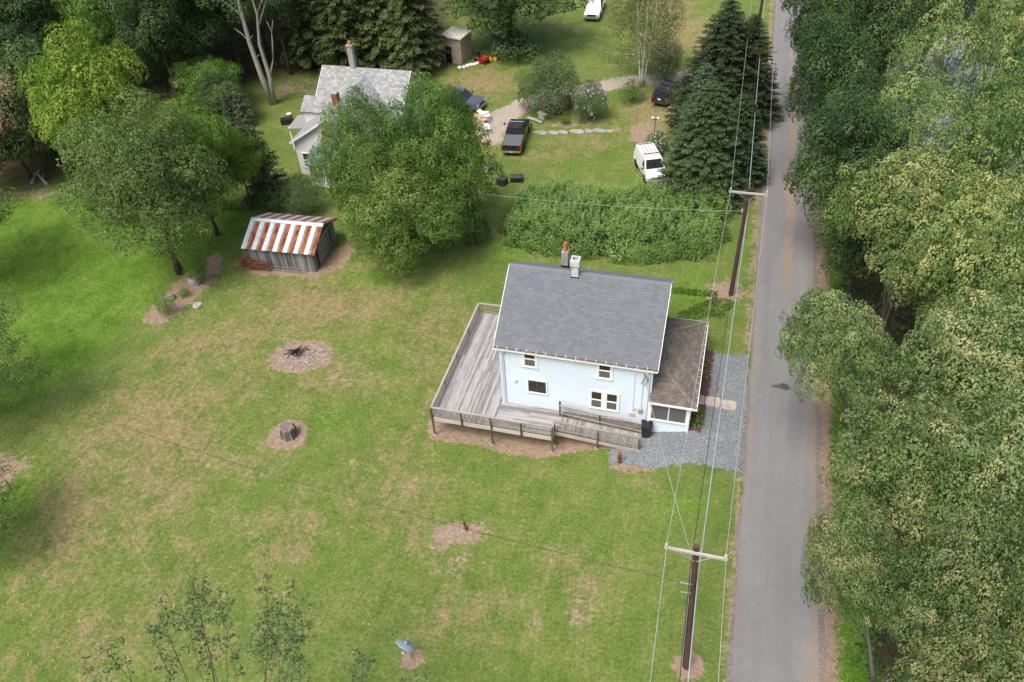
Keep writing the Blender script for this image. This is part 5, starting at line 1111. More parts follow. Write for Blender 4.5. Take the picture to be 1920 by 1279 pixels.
i_ = thin(pos, .42, rg); pos, nr, tb = pos[i_], nr[i_], tb[i_]; b1 = clump_leaves(rg, pos, nr, 34, .30, .15, .085, .25, tb, dome=1.0)
# side skirts
m_ = 3000; th = rg.uniform(0, 6.283, m_); sc2 = 1-.05*np.sin(th*9)-.04*np.sin(th*23+1); su = 8.9*sc2*np.sign(np.cos(th))*np.abs(np.cos(th))**.42; sv = 4.3*sc2*np.sign(np.sin(th))*np.abs(np.sin(th))**.56; zz = rg.uniform(.05, 1.3, m_); ins = 1-.10*(zz/1.3)**2+rg.normal(size=m_)*.012
p2 = np.stack([su*ins, sv*ins, ter(hx+su, hy+sv)+zz], -1); n2 = unit(np.stack([su/9, sv/3.0, .5+0*su], -1)); b2 = clump_leaves(rg, p2, n2, 11, .26, .17, .10, .35, rg.uniform(.2, .7, m_))
# upright shoots
ns = 1500; u3, v3 = rg.uniform(-8.6, 8.6, ns), rg.uniform(-3.6, 4.1, ns); h3 = hprof(u3, v3); ok = h3 > .8; u3, v3, h3 = u3[ok], v3[ok], h3[ok]; lv = 14
L3 = rg.uniform(.5, 1.25, len(u3))*(1+.5*(v3 > 1.5)*(u3 > 1)); tt_ = np.tile(np.linspace(.1, 1, lv), len(u3)); base = np.stack([np.repeat(u3, lv), np.repeat(v3, lv), np.repeat(ter(hx+u3, hy+v3)+h3*.95, lv)+tt_*np.repeat(L3, lv)], -1)+np.repeat(rg.normal(size=(len(u3), 3))*.12, lv, 0)*tt_[:, None]
an = np.tile(np.arange(lv)*2.4, len(u3)); d3 = unit(np.stack([np.cos(an), np.sin(an), np.full_like(an, .15)], -1)+rg.normal(size=base.shape)*.2); s3 = unit(np.cross(d3, np.array([0, 0, 1.])+rg.normal(size=base.shape)*.2)); f3 = unit(np.cross(s3, d3)); l3 = .24*(1.1-.6*tt_); t3 = np.clip(.5+.25*tt_+rg.normal(size=len(an))*.08, 0, 1)  # shoots tinted paler upwards, the hedge's lit top put into leaf colour
cc = np.concatenate
lf = link('leaves', leaf_mesh('hedge_leaves', cc([b1[0], b2[0], base]), cc([b1[1], b2[1], d3]), cc([b1[2], b2[2], s3]), cc([b1[3], b2[3], l3]), cc([b1[4], b2[4], l3*.5]), cc([b1[5], b2[5], t3]), LM['hedge'], cc([b1[6], b2[6], f3])), hd); lf['kind'] = 'stuff'
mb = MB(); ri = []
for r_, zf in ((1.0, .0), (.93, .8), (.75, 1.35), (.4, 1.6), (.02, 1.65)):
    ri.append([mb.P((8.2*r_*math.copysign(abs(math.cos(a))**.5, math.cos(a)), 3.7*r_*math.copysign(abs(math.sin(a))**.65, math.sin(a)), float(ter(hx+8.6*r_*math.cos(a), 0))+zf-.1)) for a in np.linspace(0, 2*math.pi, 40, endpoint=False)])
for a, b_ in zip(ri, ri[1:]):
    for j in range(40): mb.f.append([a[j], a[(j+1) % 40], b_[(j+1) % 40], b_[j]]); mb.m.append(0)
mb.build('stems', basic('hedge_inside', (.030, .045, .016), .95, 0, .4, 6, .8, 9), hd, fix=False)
# undergrowth of the right-hand wood and a bright strip by the road, as ground cover
rg = np.random.default_rng(31)
def ground_cover(name, n, xr, yr, mat, cr, L, W, k, hmax, dens=None, label=None):
    x, y = rg.uniform(*xr, n), rg.uniform(*yr, n)
    if dens is not None: ok = rg.uniform(size=n) < dens(x, y); x, y = x[ok], y[ok]
    h = hmax*rg.uniform(.1, 1, len(x))**1.3*(.55+.45*np.sin(x*.8+y*.5)*np.sin(y*.7)); p = np.stack([x, y, ter(x, y)+np.abs(h)], -1)
    B = clump_leaves(rg, p, unit(rg.normal(size=p.shape)*.3+np.array([0, 0, 1])), k, cr, L, W, .35, rg.uniform(.2, .75, len(x)))
    o = link(name, leaf_mesh(name, *B[:6], mat, B[6])); tag(o, label, None, kind='stuff'); return o
ground_cover('undergrowth', 7500, (8.9, 36), (6, 112), LM['dark'], .4, .3, .16, 8, 1.3, lambda x, y: np.clip((x-8.6)/1.2, .05, 1))
ground_cover('roadside_weeds', 2600, (8.3, 10.4), (8, 105), LM['fern'], .22, .16, .05, 9, .5, lambda x, y: np.where(y < 21, np.where(x > 8.7, 1., .4), np.where(x > 8.6, .45, .12)))
ground_cover('wood_floor_plants', 6500, (-95, -42), (58, 105), LM['dark'], .5, .32, .18, 8, 1.5, lambda x, y: np.where(inpoly(x, y, GP((-400, 330), (40, 325), (120, 315), (160, 240), (330, 180), (470, 140), (560, 125), (870, 115), (845, 40), (800, -250), (300, -330), (-900, -330))), 1., 0.))
# fallen leaves on the lawn and the bed
n = 1500; px, py = rg.uniform(0, 760, n), rg.uniform(400, 1279, n); w_ = np.exp(-((px-380)**2/200**2+(py-560)**2/130**2))+.9*np.exp(-((px-60)**2/170**2+(py-1000)**2/260**2))+.10; ok = rg.uniform(size=n) < w_
pts = np.array([G(a, b) for a, b in zip(px[ok][:600], py[ok][:600])]); pts[:, 2] += .05; m_ = len(pts); d = unit(np.concatenate([rg.normal(size=(m_, 2)), np.full((m_, 1), .15)], 1)); s = unit(np.cross(d, np.array([0, 0, 1.])+rg.normal(size=(m_, 3))*.2))
tag(link('fallen_leaves', leaf_mesh('fallen_leaves', pts, d, s, rg.uniform(.08, .15, m_), rg.uniform(.06, .11, m_), rg.uniform(size=m_), M['leaflitter'])), kind='stuff')
# longer grass standing in the lawn, thickest along edges the mower misses
def grass_tufts(name, n, polys, hgt, mat, k=7):
    xs = []; 
    for P_, m__ in polys:
        ax = [p[0] for p in P_]; ay = [p[1] for p in P_]; x = rg.uniform(min(ax), max(ax), m__); y = rg.uniform(min(ay), max(ay), m__); ok = inpoly(x, y, P_); xs.append(np.stack([x[ok], y[ok]], -1))
    x, y = np.concatenate(xs).T; p = np.stack([x, y, ter(x, y)-.01], -1); n_ = len(p); b = np.repeat(p, k, 0)+rg.normal(size=(n_*k, 3))*np.array([.06, .06, 0]); d = unit(rg.normal(size=(n_*k, 3))*np.array([.5, .5, 0])+np.array([0, 0, 1.])); s = unit(np.cross(d, rg.normal(size=(n_*k, 3)))); L = hgt*rg.uniform(.5, 1.3, n_*k)
    return tag(link(name, leaf_mesh(name, b, d, s, L, L*.16+.008, np.clip(np.repeat(rg.uniform(.2, .8, n_), k)+rg.normal(size=n_*k)*.1, 0, 1), mat)), kind='stuff')
gl_ = leaf_mat('grass_blade', [(.1, (.04, .10, .015)), (.5, (.08, .155, .025)), (.9, (.15, .20, .05))], .2)
grass_tufts('grass', 0, [(GP((380, 380), (500, 372), (480, 400), (420, 395), (390, 420)), 900), ([(-1.6, 44.5), (1.5, 44.8), (2.3, 46.8), (1.2, 47.2), (-1.6, 45.6)], 900), (GP((1260, 540), (1345, 548), (1345, 562), (1260, 550)), 500)], .16, gl_)
# ------------------------------------------------------------------ vehicles (x forward, y left, z up; the empty stands on the ground under the middle)
def wheels(v, xs, half, r, w=.22):
    for x in xs:
        for s in (-1, 1):
            y0, y1 = s*half, s*(half-w); mb = MB(); mb.lathe([(r*.62, 0), (r*.93, .01), (r, .05), (r, w-.05), (r*.93, w-.01), (r*.62, w)], 20, 0, (0, -w/2, 0), 'Y'); t = mb.build('wheel', M['tyre'], v, (x, s*(half-w/2), r))
            mb = MB(); mb.lathe([(.0, .0), (r*.2, .005), (r*.5, .035), (r*.63, .015)], 16, 0, (0, 0, 0), 'Y'); k = mb.build('rim', M['chrome'], t, (0, s*(w/2-.01), 0)); k.scale = (1, -s, 1)
def body(v, prof, half, tum, paint, belt, name='body', bev=.05):
    """side outline prof [(x, z)] carried across the width; above the belt the sides lean in by tum per metre"""
    hw = lambda z: half-max(0, z-belt)*tum-max(0, .45-z)*.12
    mb = MB(); L = [mb.P((x, hw(z), z)) for x, z in prof]; R = [mb.P((x, -hw(z), z)) for x, z in prof]; n = len(prof)
    mb.f.append(L); mb.m.append(0); mb.f.append(R[::-1]); mb.m.append(0)
    for j in range(n): mb.f.append([L[j], R[j], R[(j+1) % n], L[(j+1) % n]]); mb.m.append(0)
    me = mb.mesh(name, paint, False, bev); return link(name, me, v), hw
def quad(v, name, pts, mat, th=.012, parent=None):
    P = [Vector(p) for p in pts]; n = (P[1]-P[0]).cross(P[3]-P[0]).normalized(); c = sum(P, Vector())/4
    if n.dot(c-Vector((c.x*.2, 0, .8))) < 0: n = -n
    mb = MB(); a = [mb.P(p-n*.01) for p in P]; b = [mb.P(p+n*th) for p in P]; mb.f += [a[::-1], b]+[[a[j], a[(j+1) % 4], b[(j+1) % 4], b[j]] for j in range(4)]; mb.m += [0]*6
    return mb.build(name, M[mat], parent or v)
def cross_quad(v, name, xa, za, xb, zb, hw, ins, mat, th=.012):     # a pane across the width between two heights
    ya, yb = hw(za)-ins, hw(zb)-ins; return quad(v, name, [(xa, ya, za), (xa, -ya, za), (xb, -yb, zb), (xb, yb, zb)], mat, th)
def side_panes(v, spans, z0, z1, hw, name='side_window', mat='carglass'):
    for s in (1, -1):
        for (xa, xb, xc, xd) in spans: quad(v, name, [(xa, s*hw(z0), z0), (xb, s*hw(z0), z0), (xd, s*hw(z1), z1), (xc, s*hw(z1), z1)], mat)
def bx_(v, name, x0, x1, y0, y1, z0, z1, mat, bev=0): mb = MB(); mb.box(x0, x1, y0, y1, z0, z1); return mb.build(name, M[mat] if isinstance(mat, str) else mat, v, bevel=bev)
def mirrors(v, x, z, half, arm=.18, w=.12, h=.2, mat='black'):
    for s in (1, -1):
        mb = MB(); mb.box(x-.05, x+.03, s*half-.02 if s > 0 else s*half-arm-w, s*half+arm+w if s > 0 else s*half+.02, z-.02, z+.03) if 0 else mb.bar((x, s*(half-.02), z), (x, s*(half+arm), z+.02), .04, .04); mb.box(x-.06, x+.05, min(s*(half+arm), s*(half+arm+w)), max(s*(half+arm), s*(half+arm+w)), z-.08, z-.08+h); mb.build('mirror', M[mat], v)
def arches(v, xs, half, r):
    for x in xs:
        for s in (-1, 1): mb = MB(); mb.lathe([(r*1.14, 0), (r*1.14, .02)], 20, 0, (x, s*half-.012+(0 if s > 0 else -.0), r), 'Y'); mb.build('wheel_arch', M['soot'], v)
def veh(name, x, y, head, label, cat): return empty(name, (x, y, float(ter(x, y))), math.atan2(head[1], head[0]), label, cat)

def pickup(v, paint, L=5.9, half=1.0, rear_detail=True, cover='screen', front_chrome=True, cab=(-.55, 1.45), mir=.22):
    h = L/2; c0, c1 = cab
    prof = [(-h, .45), (-h+.02, 1.12), (c0-.02, 1.14), (c0+.12, 1.88), (c1-.85, 1.92), (c1, 1.30), (h-.25, 1.16), (h, .95), (h, .45)]
    b, hw = body(v, [(-h, .42), (-h, 1.10), (h-1.9 if 0 else c1+.05, 1.12), (h-.22, 1.10), (h, .92), (h, .42)], half, .1, paint, .9)
    cbm, hc = body(v, [(c0, 1.05), (c0+.10, 1.86), (c0+.3, 1.92), (c1-.95, 1.92), (c1-.72, 1.86), (c1+.05, 1.05)], half-.02, .30, paint, 1.15, 'cab', .05)
    cross_quad(v, 'windscreen', c1-.02, 1.17, c1-.67, 1.82, hc, .08, 'carglass', .03); cross_quad(v, 'rear_window', c0+.025, 1.22, c0+.09, 1.80, hc, .10, 'carglass', .03)
    m_ = (c0+c1-.4)/2; side_panes(v, [(c0+.2, m_-.05, c0+.28, m_-.05), (m_+.05, c1-.22, m_+.05, c1-.75)], 1.2, 1.78, hc)
    quad(v, 'bed_cover', [(-h+.12, half-.10, 1.10), (c0-.06, half-.10, 1.10), (c0-.06, -half+.10, 1.10), (-h+.12, -half+.10, 1.10)], cover, .03)
    wheels(v, (-h+1.25, h-1.05), half+.01, .39); arches(v, (-h+1.25, h-1.05), half, .39)
    bx_(v, 'rear_bumper', -h-.14, -h+.02, -half+.06, half-.06, .42, .62, 'chrome' if front_chrome else 'black', .03); bx_(v, 'front_bumper', h-.05, h+.15, -half+.02, half-.02, .40, .66, 'chrome' if front_chrome else 'black', .04)
    for s in (1, -1):
        bx_(v, 'tail_lamp', -h-.015, -h+.12, min(s*(half-.16), s*(half+.004)), max(s*(half-.16), s*(half+.004)), .66, 1.06, 'redlamp', .01); bx_(v, 'headlamp', h-.10, h+.025, min(s*(half-.40), s*(half-.05)), max(s*(half-.40), s*(half-.05)), .70, .92, 'lamp', .02)
    bx_(v, 'grille', h-.03, h+.03, -half+.42, half-.42, .68, .96, 'chrome' if front_chrome else 'black', .02); bx_(v, 'grille_opening', h+.02, h+.04, -half+.48, half-.48, .73, .91, 'soot')
    bx_(v, 'number_plate', -h-.155, -h-.142, -.16, .16, .48, .60, 'plate'); bx_(v, 'brake_lamp', c0+.03, c0+.11, -.18, .18, 1.84, 1.89, 'redlamp'); mirrors(v, c1-.15, 1.22, half-.04, mir, .14, .24)
    return v
# white van parked nose towards the hedge
v = veh('white_van', -6.35, 66.3, (.40, -.915), 'white cargo van with dirty ribbed roof parked beside the spruce', 'van')
paint = car_paint('van_white', (.72, .73, .74), .4, 0)
b, hw = body(v, [(-2.3, .40), (-2.34, .9), (-2.26, 1.85), (-2.1, 1.93), (.55, 1.93), (.75, 1.87), (1.48, 1.14), (2.22, .98), (2.34, .80), (2.34, .40)], .98, .20, paint, .95)
cross_quad(v, 'windscreen', 1.40, 1.22, .80, 1.82, hw, .10, 'carglass', .02); cross_quad(v, 'rear_window', -2.315, 1.15, -2.275, 1.65, hw, .25, 'carglass', .01)
side_panes(v, [(.45, 1.28, .45, .78)], 1.2, 1.72, hw); wheels(v, (-1.45, 1.45), .985, .33); arches(v, (-1.45, 1.45), .975, .33)
for y in (-.52, -.17, .17, .52): bx_(v, 'roof_rib', -1.95, .40, y-.035, y+.035, 1.92, 1.95, basic('grimy_roof', (.30, .29, .28), .8, 0, .5, 6) if y < -.5 else bpy.data.materials['grimy_roof'])
bx_(v, 'roof_rack', -.05, .0, -.74, .74, 1.97, 2.01, 'black'); bx_(v, 'roof_rack', -1.9, -1.85, -.74, .74, 1.97, 2.01, 'black')
bx_(v, 'front_bumper', 2.26, 2.46, -.95, .95, .36, .58, 'metal', .04); bx_(v, 'grille', 2.32, 2.36, -.55, .55, .64, .82, 'black', .01)
for s in (1, -1): bx_(v, 'headlamp', 2.30, 2.37, min(s*.57, s*.90), max(s*.57, s*.90), .64, .80, 'lamp', .01)
bx_(v, 'badge', 2.19, 2.21, -.07, .07, .985, 1.005, 'black'); mirrors(v, 1.12, 1.18, .96, .10, .13, .18)
# dark SUV seen from behind
v = veh('dark_suv', -6.62, 81.9, (.27, .963), 'dark blue estate SUV with roof rails next to the tall spruce', 'SUV')
paint = car_paint('suv_navy', (.012, .016, .035), .22)
b, hw = body(v, [(-2.25, .40), (-2.30, .95), (-2.02, 1.68), (-1.85, 1.76), (.35, 1.76), (.6, 1.70), (1.25, 1.12), (2.15, .98), (2.28, .80), (2.28, .40)], .93, .26, paint, .95)
cross_quad(v, 'rear_window', -2.22, 1.08, -2.02, 1.60, hw, .13, 'carglass', .03); cross_quad(v, 'windscreen', 1.16, 1.18, .64, 1.64, hw, .10, 'carglass', .02)
side_panes(v, [(-1.95, -1.15, -1.85, -1.1), (-1.05, -.15, -1.0, -.15), (-.05, .95, -.05, .5)], 1.10, 1.60, hw); wheels(v, (-1.35, 1.38), .94, .36); arches(v, (-1.35, 1.38), .925, .36)
for s in (1, -1):
    bx_(v, 'tail_lamp', -2.32, -2.14, min(s*.72, s*.935), max(s*.72, s*.935), .72, 1.04, 'redlamp', .01); mb = MB(); mb.tube([(-1.7, s*.62, 1.77), (-1.6, s*.62, 1.83), (.1, s*.62, 1.83), (.2, s*.62, 1.77)], .022, 6); mb.build('roof_rail', M['chrome'], v)
for x in (-1.3, -.3): bx_(v, 'roof_bar', x, x+.05, -.62, .62, 1.80, 1.83, 'chrome')
bx_(v, 'rear_bumper', -2.42, -2.26, -.88, .88, .40, .62, car_paint('suv_bumper', (.03, .033, .045), .4), .04); bx_(v, 'number_plate', -2.335, -2.305, -.17, .17, .80, .93, 'plate'); bx_(v, 'brake_lamp', -1.99, -1.95, -.14, .14, 1.66, 1.70, 'redlamp'); mirrors(v, .75, 1.12, .92, .08, .12, .16)
v = veh('black_pickup', -20.35, 70.7, (-.10, .995), 'black pickup with grey bed cover and wide towing mirrors', 'pickup'); pickup(v, car_paint('pickup_black', (.008, .008, .010), .2), cover=('screen'), mir=.36)
v = veh('grey_pickup', -28.7, 77.3, (.985, -.17), 'silver-blue pickup half hidden behind the large yard tree', 'pickup'); pickup(v, car_paint('pickup_slate', (.10, .115, .16), .3), cover='black')
v = veh('white_pickup', -18.9, 105.9, (.03, -1.), 'white pickup parked in long grass at the top edge', 'pickup'); pickup(v, car_paint('pickup_white', (.72, .73, .74), .35, 0), cover='black', mir=.14)

# ------------------------------------------------------------------ things round the blue house
v = empty('rubbish_bin', (-2.2, 33.55, float(ter(-2.2, 33.55))), .1, 'black wheeled rubbish bin at the foot of the ramp', 'bin')
mb = MB(); c = [(-.24, -.24, .02), (.24, -.24, .02), (.24, .24, .02), (-.24, .24, .02)]; t = [(-.31, -.33, 1.0), (.31, -.33, 1.0), (.31, .33, 1.0), (-.31, .33, 1.0)]; a = [mb.P(p) for p in c]; b = [mb.P(p) for p in t]; mb.f += [a[::-1], b]+[[a[j], a[(j+1) % 4], b[(j+1) % 4], b[j]] for j in range(4)]; mb.m += [0]*6; mb.build('body', M['black'], v, bevel=.04)
mb = MB(); mb.box(-.35, .35, -.38, .37, 1.005, 1.07); mb.box(-.24, .24, -.26, .24, 1.071, 1.10); mb.build('lid', M['black'], v, bevel=.02)
for s in (-1, 1): mb = MB(); mb.lathe([(.02, 0), (.12, .0), (.12, .06), (.02, .06)], 14, 0, (s*.28-.03, .27, .12), 'X'); mb.build('wheel', M['tyre'], v)
x, y, z = G(1161, 868); v = empty('rusty_bollard', (x, y, z), 0, 'short rusty iron post by the bare soil at the ramp end', 'post'); mb = MB(); mb.tube([(0, 0, -.2), (0, 0, .88)], .105, 14); mb.build('pipe', M['rust'], v, smooth=False); mb = MB(); mb.tube([(0, 0, .875), (0, 0, .93)], .125, 14); mb.build('cap', M['rust'], v)
x, y, z = G(874, 994); v = empty('well_pipe', (x, y, z), 0, 'stubby rusty pipe leaning from the gravel patch in the lawn', 'pipe'); mb = MB(); mb.tube([(.05, 0, -.1), (-.10, .08, .55)], .085, 12); mb.build('pipe', M['rust'], v); mb = MB(); mb.tube([(-.095, .078, .53), (-.115, .088, .62)], .105, 12); mb.build('cap', M['rust'], v)
# three slabs from porch door to the gravel
for k, (x0, x1, dy) in enumerate(((.40, 1.02, .02), (1.04, 2.02, 0), (2.05, 3.02, -.06))):
    mb = MB(); rgk = random.Random(k); P = []
    for j in range(16):
        a = 2*math.pi*j/16; cx, cy = (x0+x1)/2, 36.55+dy; ex, ey = (x1-x0)/2, .43; ca, sa = math.cos(a), math.sin(a); q = .35 if k < 2 else .55
        P.append((cx+ex*math.copysign(abs(ca)**q, ca)*rgk.uniform(.95, 1.0), cy+ey*math.copysign(abs(sa)**q, sa)*rgk.uniform(.95, 1.02)))
    mb.prism(P, -.02, .115); tag(mb.build('stepping_slab', M['stone'], None, bevel=.02), ['pale stone slab nearest the porch, partly on red mulch', 'middle pale stone slab of the path to the porch', 'outer rounded stone slab lying on the grey gravel'][k], 'stone slab', 'stone slabs from the porch door')
# day lilies in the mulch
rg = np.random.default_rng(4); dm = []
k = 46; a = rg.uniform(0, 6.28, k); d = unit(np.stack([np.cos(a), np.sin(a), rg.uniform(.5, 1.6, k)], -1)); b = np.stack([np.cos(a)*.05, np.sin(a)*.05, 0*a], -1); s = unit(np.cross(d, np.array([0, 0, 1.]))); L = rg.uniform(.25, .5, k)
d2 = unit(d+np.array([0, 0, -.9])); dm = leaf_mesh('lily_leaves', cc([b, b+d*(L*.7)[:, None]]), cc([d, d2]), cc([s, s]), cc([L, L*.7]), np.full(2*k, .045), rg.uniform(.3, .9, 2*k), LM['bright'])
for (x, y), lab in zip(((.62, 40.0), (.66, 38.75), (.74, 35.35), (.72, 34.5)), ('green tuft in the mulch farthest from the bin', 'green tuft in the mulch, second beyond the slabs', 'green tuft in the mulch just in front of the slabs', 'green tuft at the front end of the mulch bed')):
    v = empty('lily_tuft', (x, y, float(ter(x, y))+.06), x*9, lab, 'plant', 'green tufts in the mulch bed'); link('leaves', dm, v)
# satellite dish
x, y, z = G(772, 1232); v = empty('satellite_dish', (x, y, z), 0, 'small grey satellite dish on a post in the front lawn', 'satellite dish')
mb = MB(); mb.tube([(0, 0, -.2), (0, .03, 1.55)], .04, 10); mb.build('mast', M['metal'], v)
dd = empty('dish_head', (-.02, -.05, 1.62), rad(-25)); dd.parent = v; dd.rotation_euler = (rad(42), 0, rad(-28))
mb = MB(); pr_ = [(.0, .0), (.15, .012), (.3, .04), (.42, .08), (.47, .105)]; rgs = []
for r, h in pr_+[(.485, .10)]+[(r, h-.02) for r, h in pr_[::-1]]: rgs.append([mb.P((r*.98*math.cos(q), -h-.05, r*1.12*math.sin(q))) for q in np.linspace(0, 6.283, 28, endpoint=False)])
for a, b in zip(rgs, rgs[1:]):
    for j in range(28): mb.f.append([a[j], a[(j+1) % 28], b[(j+1) % 28], b[j]]); mb.m.append(0)
mb.build('reflector', M['dish'], dd, smooth=True)
mb = MB(); mb.tube([(0, -.05, -.48), (0, -.45, -.42), (0, -.62, -.30)], .022, 8); mb.box(-.05, .05, -.74, -.58, -.36, -.24); mb.box(-.1, .1, -.70, -.6, -.28, -.2); mb.build('feed_arm', M['metal'], dd); mb = MB(); mb.box(-.08, .08, -.04, .08, -.12, .12); mb.build('bracket', M['metal'], dd)
# stump
x, y, z = G(543, 816); v = empty('tree_stump', (x, y, z), 0, scale=(.84, .84, .88), label= 'weathered grey tree stump in a ring of bare soil', cat='stump'); rgk = random.Random(6); mb = MB(); n = 40; rings = []
fl = [1+.12*math.sin(j*2*math.pi/n*7)+rgk.uniform(-.07, .07) for j in range(n)]
for r, h, t in ((.66, -.1, 1), (.58, .18, .9), (.52, .5, .8), (.52, .88, .8), (.44, .97, .6), (.2, .93, .2), (.01, .90, 0)): rings.append([mb.P((r*(1+(fl[j]-1)*t)*math.cos(2*math.pi*j/n), r*(1+(fl[j]-1)*t)*math.sin(2*math.pi*j/n), h+rgk.uniform(-.05, .05)*(h > .8))) for j in range(n)])
for a, b in zip(rings, rings[1:]):
    for j in range(n): mb.f.append([a[j], a[(j+1) % n], b[(j+1) % n], b[j]]); mb.m.append(0)
stw = wood_mat('grey_brown_stump', (.07, .058, .048), (.24, .21, .185), (10, 10, .8), .2); mb.build('stump_wood', stw, v); mb = MB(); mb.tube([(.0, 0, .9), (.02, 0, .98)], .40, 20); mb.build('cut_top', basic('stump_top', (.17, .145, .125), .95, 0, .4, 8, .5, 20), v)
for j in range(22):
    a = 2*math.pi*j/22; mb = MB(); r = .56*fl[int(j*n/22)]; mb.bar((r*1.12*math.cos(a), r*1.12*math.sin(a), -.05), (r*.93*math.cos(a), r*.93*math.sin(a), .86+rgk.uniform(-.1, .06)), .09, .035, up=(math.cos(a), math.sin(a), 0)); mb.build('bark_plate', stw if j % 5 else M['bark'], v)
# burnt-out fire
x, y, z = G(556, 662); v = empty('fire_remains', (x, y, z), 0, 'charred sticks of a burnt out fire on the ash patch', 'fire pit'); rgk = random.Random(3)
for j in range(18):
    a = rgk.uniform(.3, 1.6); l = rgk.uniform(.15, .55); cx, cy = rgk.uniform(-.5, .5), rgk.uniform(-.35, .35); zz = rgk.uniform(.04, .16); mb = MB(); mb.tube([(cx-l*math.cos(a), cy-l*math.sin(a), zz*.4+.02), (cx, cy, zz+.04), (cx+l*math.cos(a)*.8, cy+l*math.sin(a)*.8, zz)], [.03, .04, .02], 6); mb.build('stick', M['soot'] if abs(cx) < .18 else M['rustmix' if j % 7 == 0 else 'bark'], v)
mb = MB(); mb.lathe([(.0, .09), (.2, .07), (.38, .02), (.42, .0)], 16, 0, (0, 0, 0)); mb.build('charcoal', M['soot'], v)
rg = np.random.default_rng(5); n = 420; q = rg.normal(size=(n, 2))*np.array([1.2, .62])+np.array([.4, -.1]); b = np.stack([x+q[:, 0], y+q[:, 1], np.full(n, z+.03)], -1); d = unit(np.concatenate([rg.normal(size=(n, 2)), rg.uniform(0, .4, (n, 1))], 1)); s = unit(np.cross(d, np.array([0, 0, 1.])+rg.normal(size=(n, 3))*.3))
tag(link('wood_chips', leaf_mesh('wood_chips', b, d, s, rg.uniform(.08, .22, n), rg.uniform(.04, .09, n), rg.uniform(size=n), leaf_mat('wood_chip', [(.1, (.10, .06, .04)), (.5, (.32, .26, .22)), (.9, (.55, .52, .5))], 0))), kind='stuff')
# bed under the grey-green tree
for px, py, r, yt, lab, kd in ((318, 590, 20, 556, 'low green bush at the front of the bark bed', 'bush'), (347, 556, 11, 542, 'tiny green bush in the middle of the bark bed', 'bush'), (380, 532, 24, 490, 'leafy shrub beside the grey stone under the grey-green tree', 'bush')): tree_base(kd, px, py, yt, r, lab, 'bush', cat='shrub')
def boulder(px, py, r, label, mat='greystone', name='boulder', sq=.8, cat='stone', group=None):
    x, y, z = G(px, py); rgk = random.Random(int(px*7+py)); bm = bmesh.new(); bmesh.ops.create_icosphere(bm, subdivisions=2, radius=r)
    for w in bm.verts: w.co *= 1+.28*mnoise.noise(w.co*1.6/r+Vector((px, py, 0))); w.co.z *= sq
    me = bpy.data.meshes.new(name); bm.to_mesh(me); bm.free(); me.materials.append(M[mat]); o = link(name, me, None, (x, y, z+r*sq*.5), (0, 0, rgk.uniform(0, 6))); return tag(o, label, cat, group)
boulder(367, 531, .55, 'grey upright stone at the foot of the grey-green tree', sq=1.0); boulder(322, 560, .35, 'pale stone behind the low green bush of the bark bed'); boulder(370, 573, .4, 'flat pale stone at the right edge of the bark bed', sq=.25)
for k, (px, py, r) in enumerate(((862, 128, .28), (870, 127, .25), (877, 125, .3), (884, 123, .3), (890, 122, .26), (895, 120, .25))): boulder(px, py, r, 'whitewashed stone in the row before the small block shed', 'whiteplastic', 'white_stone', .7, 'stone', 'white stones edging the bed')
# flagstone path across the rear yard
fp = empty('flagstone_path', (-16, 73.6, -2.05), 0, 'broken grey flagstone path across the rear yard', 'stone path')
for k, (px, py, w, d) in enumerate(((976, 250, .9, .5), (987, 250, .6, .45), (1014, 249, 1.5, .55), (1037, 249, 1.2, .55), (1056, 248, 1.0, .5), (1083, 247, 1.5, .6), (1103, 246, 1.0, .55), (1123, 245, 1.5, .55), (1143, 246, .8, .4))):
    x, y, z = G(px, py); mb = MB(); rgk = random.Random(k); mb.prism([(w*.55*math.cos(a)*rgk.uniform(.85, 1.1), d*.75*math.sin(a)*rgk.uniform(.85, 1.15)) for a in np.linspace(0, 6.283, 9, endpoint=False)], -.05, .05); mb.build('flagstone', M['greystone'], fp, (x+16, y-73.6, z+2.05), bevel=.012)
# clutter of the rear yard
def crate(px, py, w, d, h, rz, mat, label, cat='crate', slats=True):
    x, y, z = G(px, py); v = empty('crate', (x, y, z), rz, label, cat); mb = MB(); t = .035
    mb.box(-w/2, w/2, -d/2, d/2, 0, .03); mb.build('base', M[mat], v)
    for s in (-1, 1):
        for k in range(3): z0 = .05+k*(h-.05)/3; mb = MB(); mb.box(-w/2, w/2, min(s*d/2, s*(d/2-t)), max(s*d/2, s*(d/2-t)), z0, z0+(h-.05)/3-.025); mb.build('slat', M[mat], v); mb = MB(); mb.box(min(s*w/2, s*(w/2-t)), max(s*w/2, s*(w/2-t)), -d/2+t+.003, d/2-t-.003, z0, z0+(h-.05)/3-.025); mb.build('slat', M[mat], v)
    mb = MB()
    for k in range(7): mb.box(-w/2+.05+k*(w-.1)/7, -w/2+.05+k*(w-.1)/7+(w-.1)/7*.6, -d/2+.04, d/2-.04, h-.09, h-.06)
    mb.build('contents', M['screen'], v); return v
crate(969, 339, 1.15, .75, .5, .2, 'black', 'black open crate on the grass right of the black bin box'); crate(942, 345, .8, .75, .65, -.3, 'black', 'black box with lid ajar beside the black open crate')
def carton(px, py, w, d, h, rz, mat, label, name='carton', cat='box', dz=0, group=None):
    x, y, z = G(px, py); v = empty(name, (x, y, z+dz), rz, label, cat, group); mb = MB(); mb.box(-w/2, w/2, -d/2, d/2, 0, h); mb.build('body', M[mat], v, bevel=.015)
    for s in (-1, 1): mb = MB(); mb.bar((s*w/2, 0, h+.005), (s*w*.85, 0, h+.12), d, .012, up=(0, 0, 1)); mb.build('flap', M[mat], v)
    return v
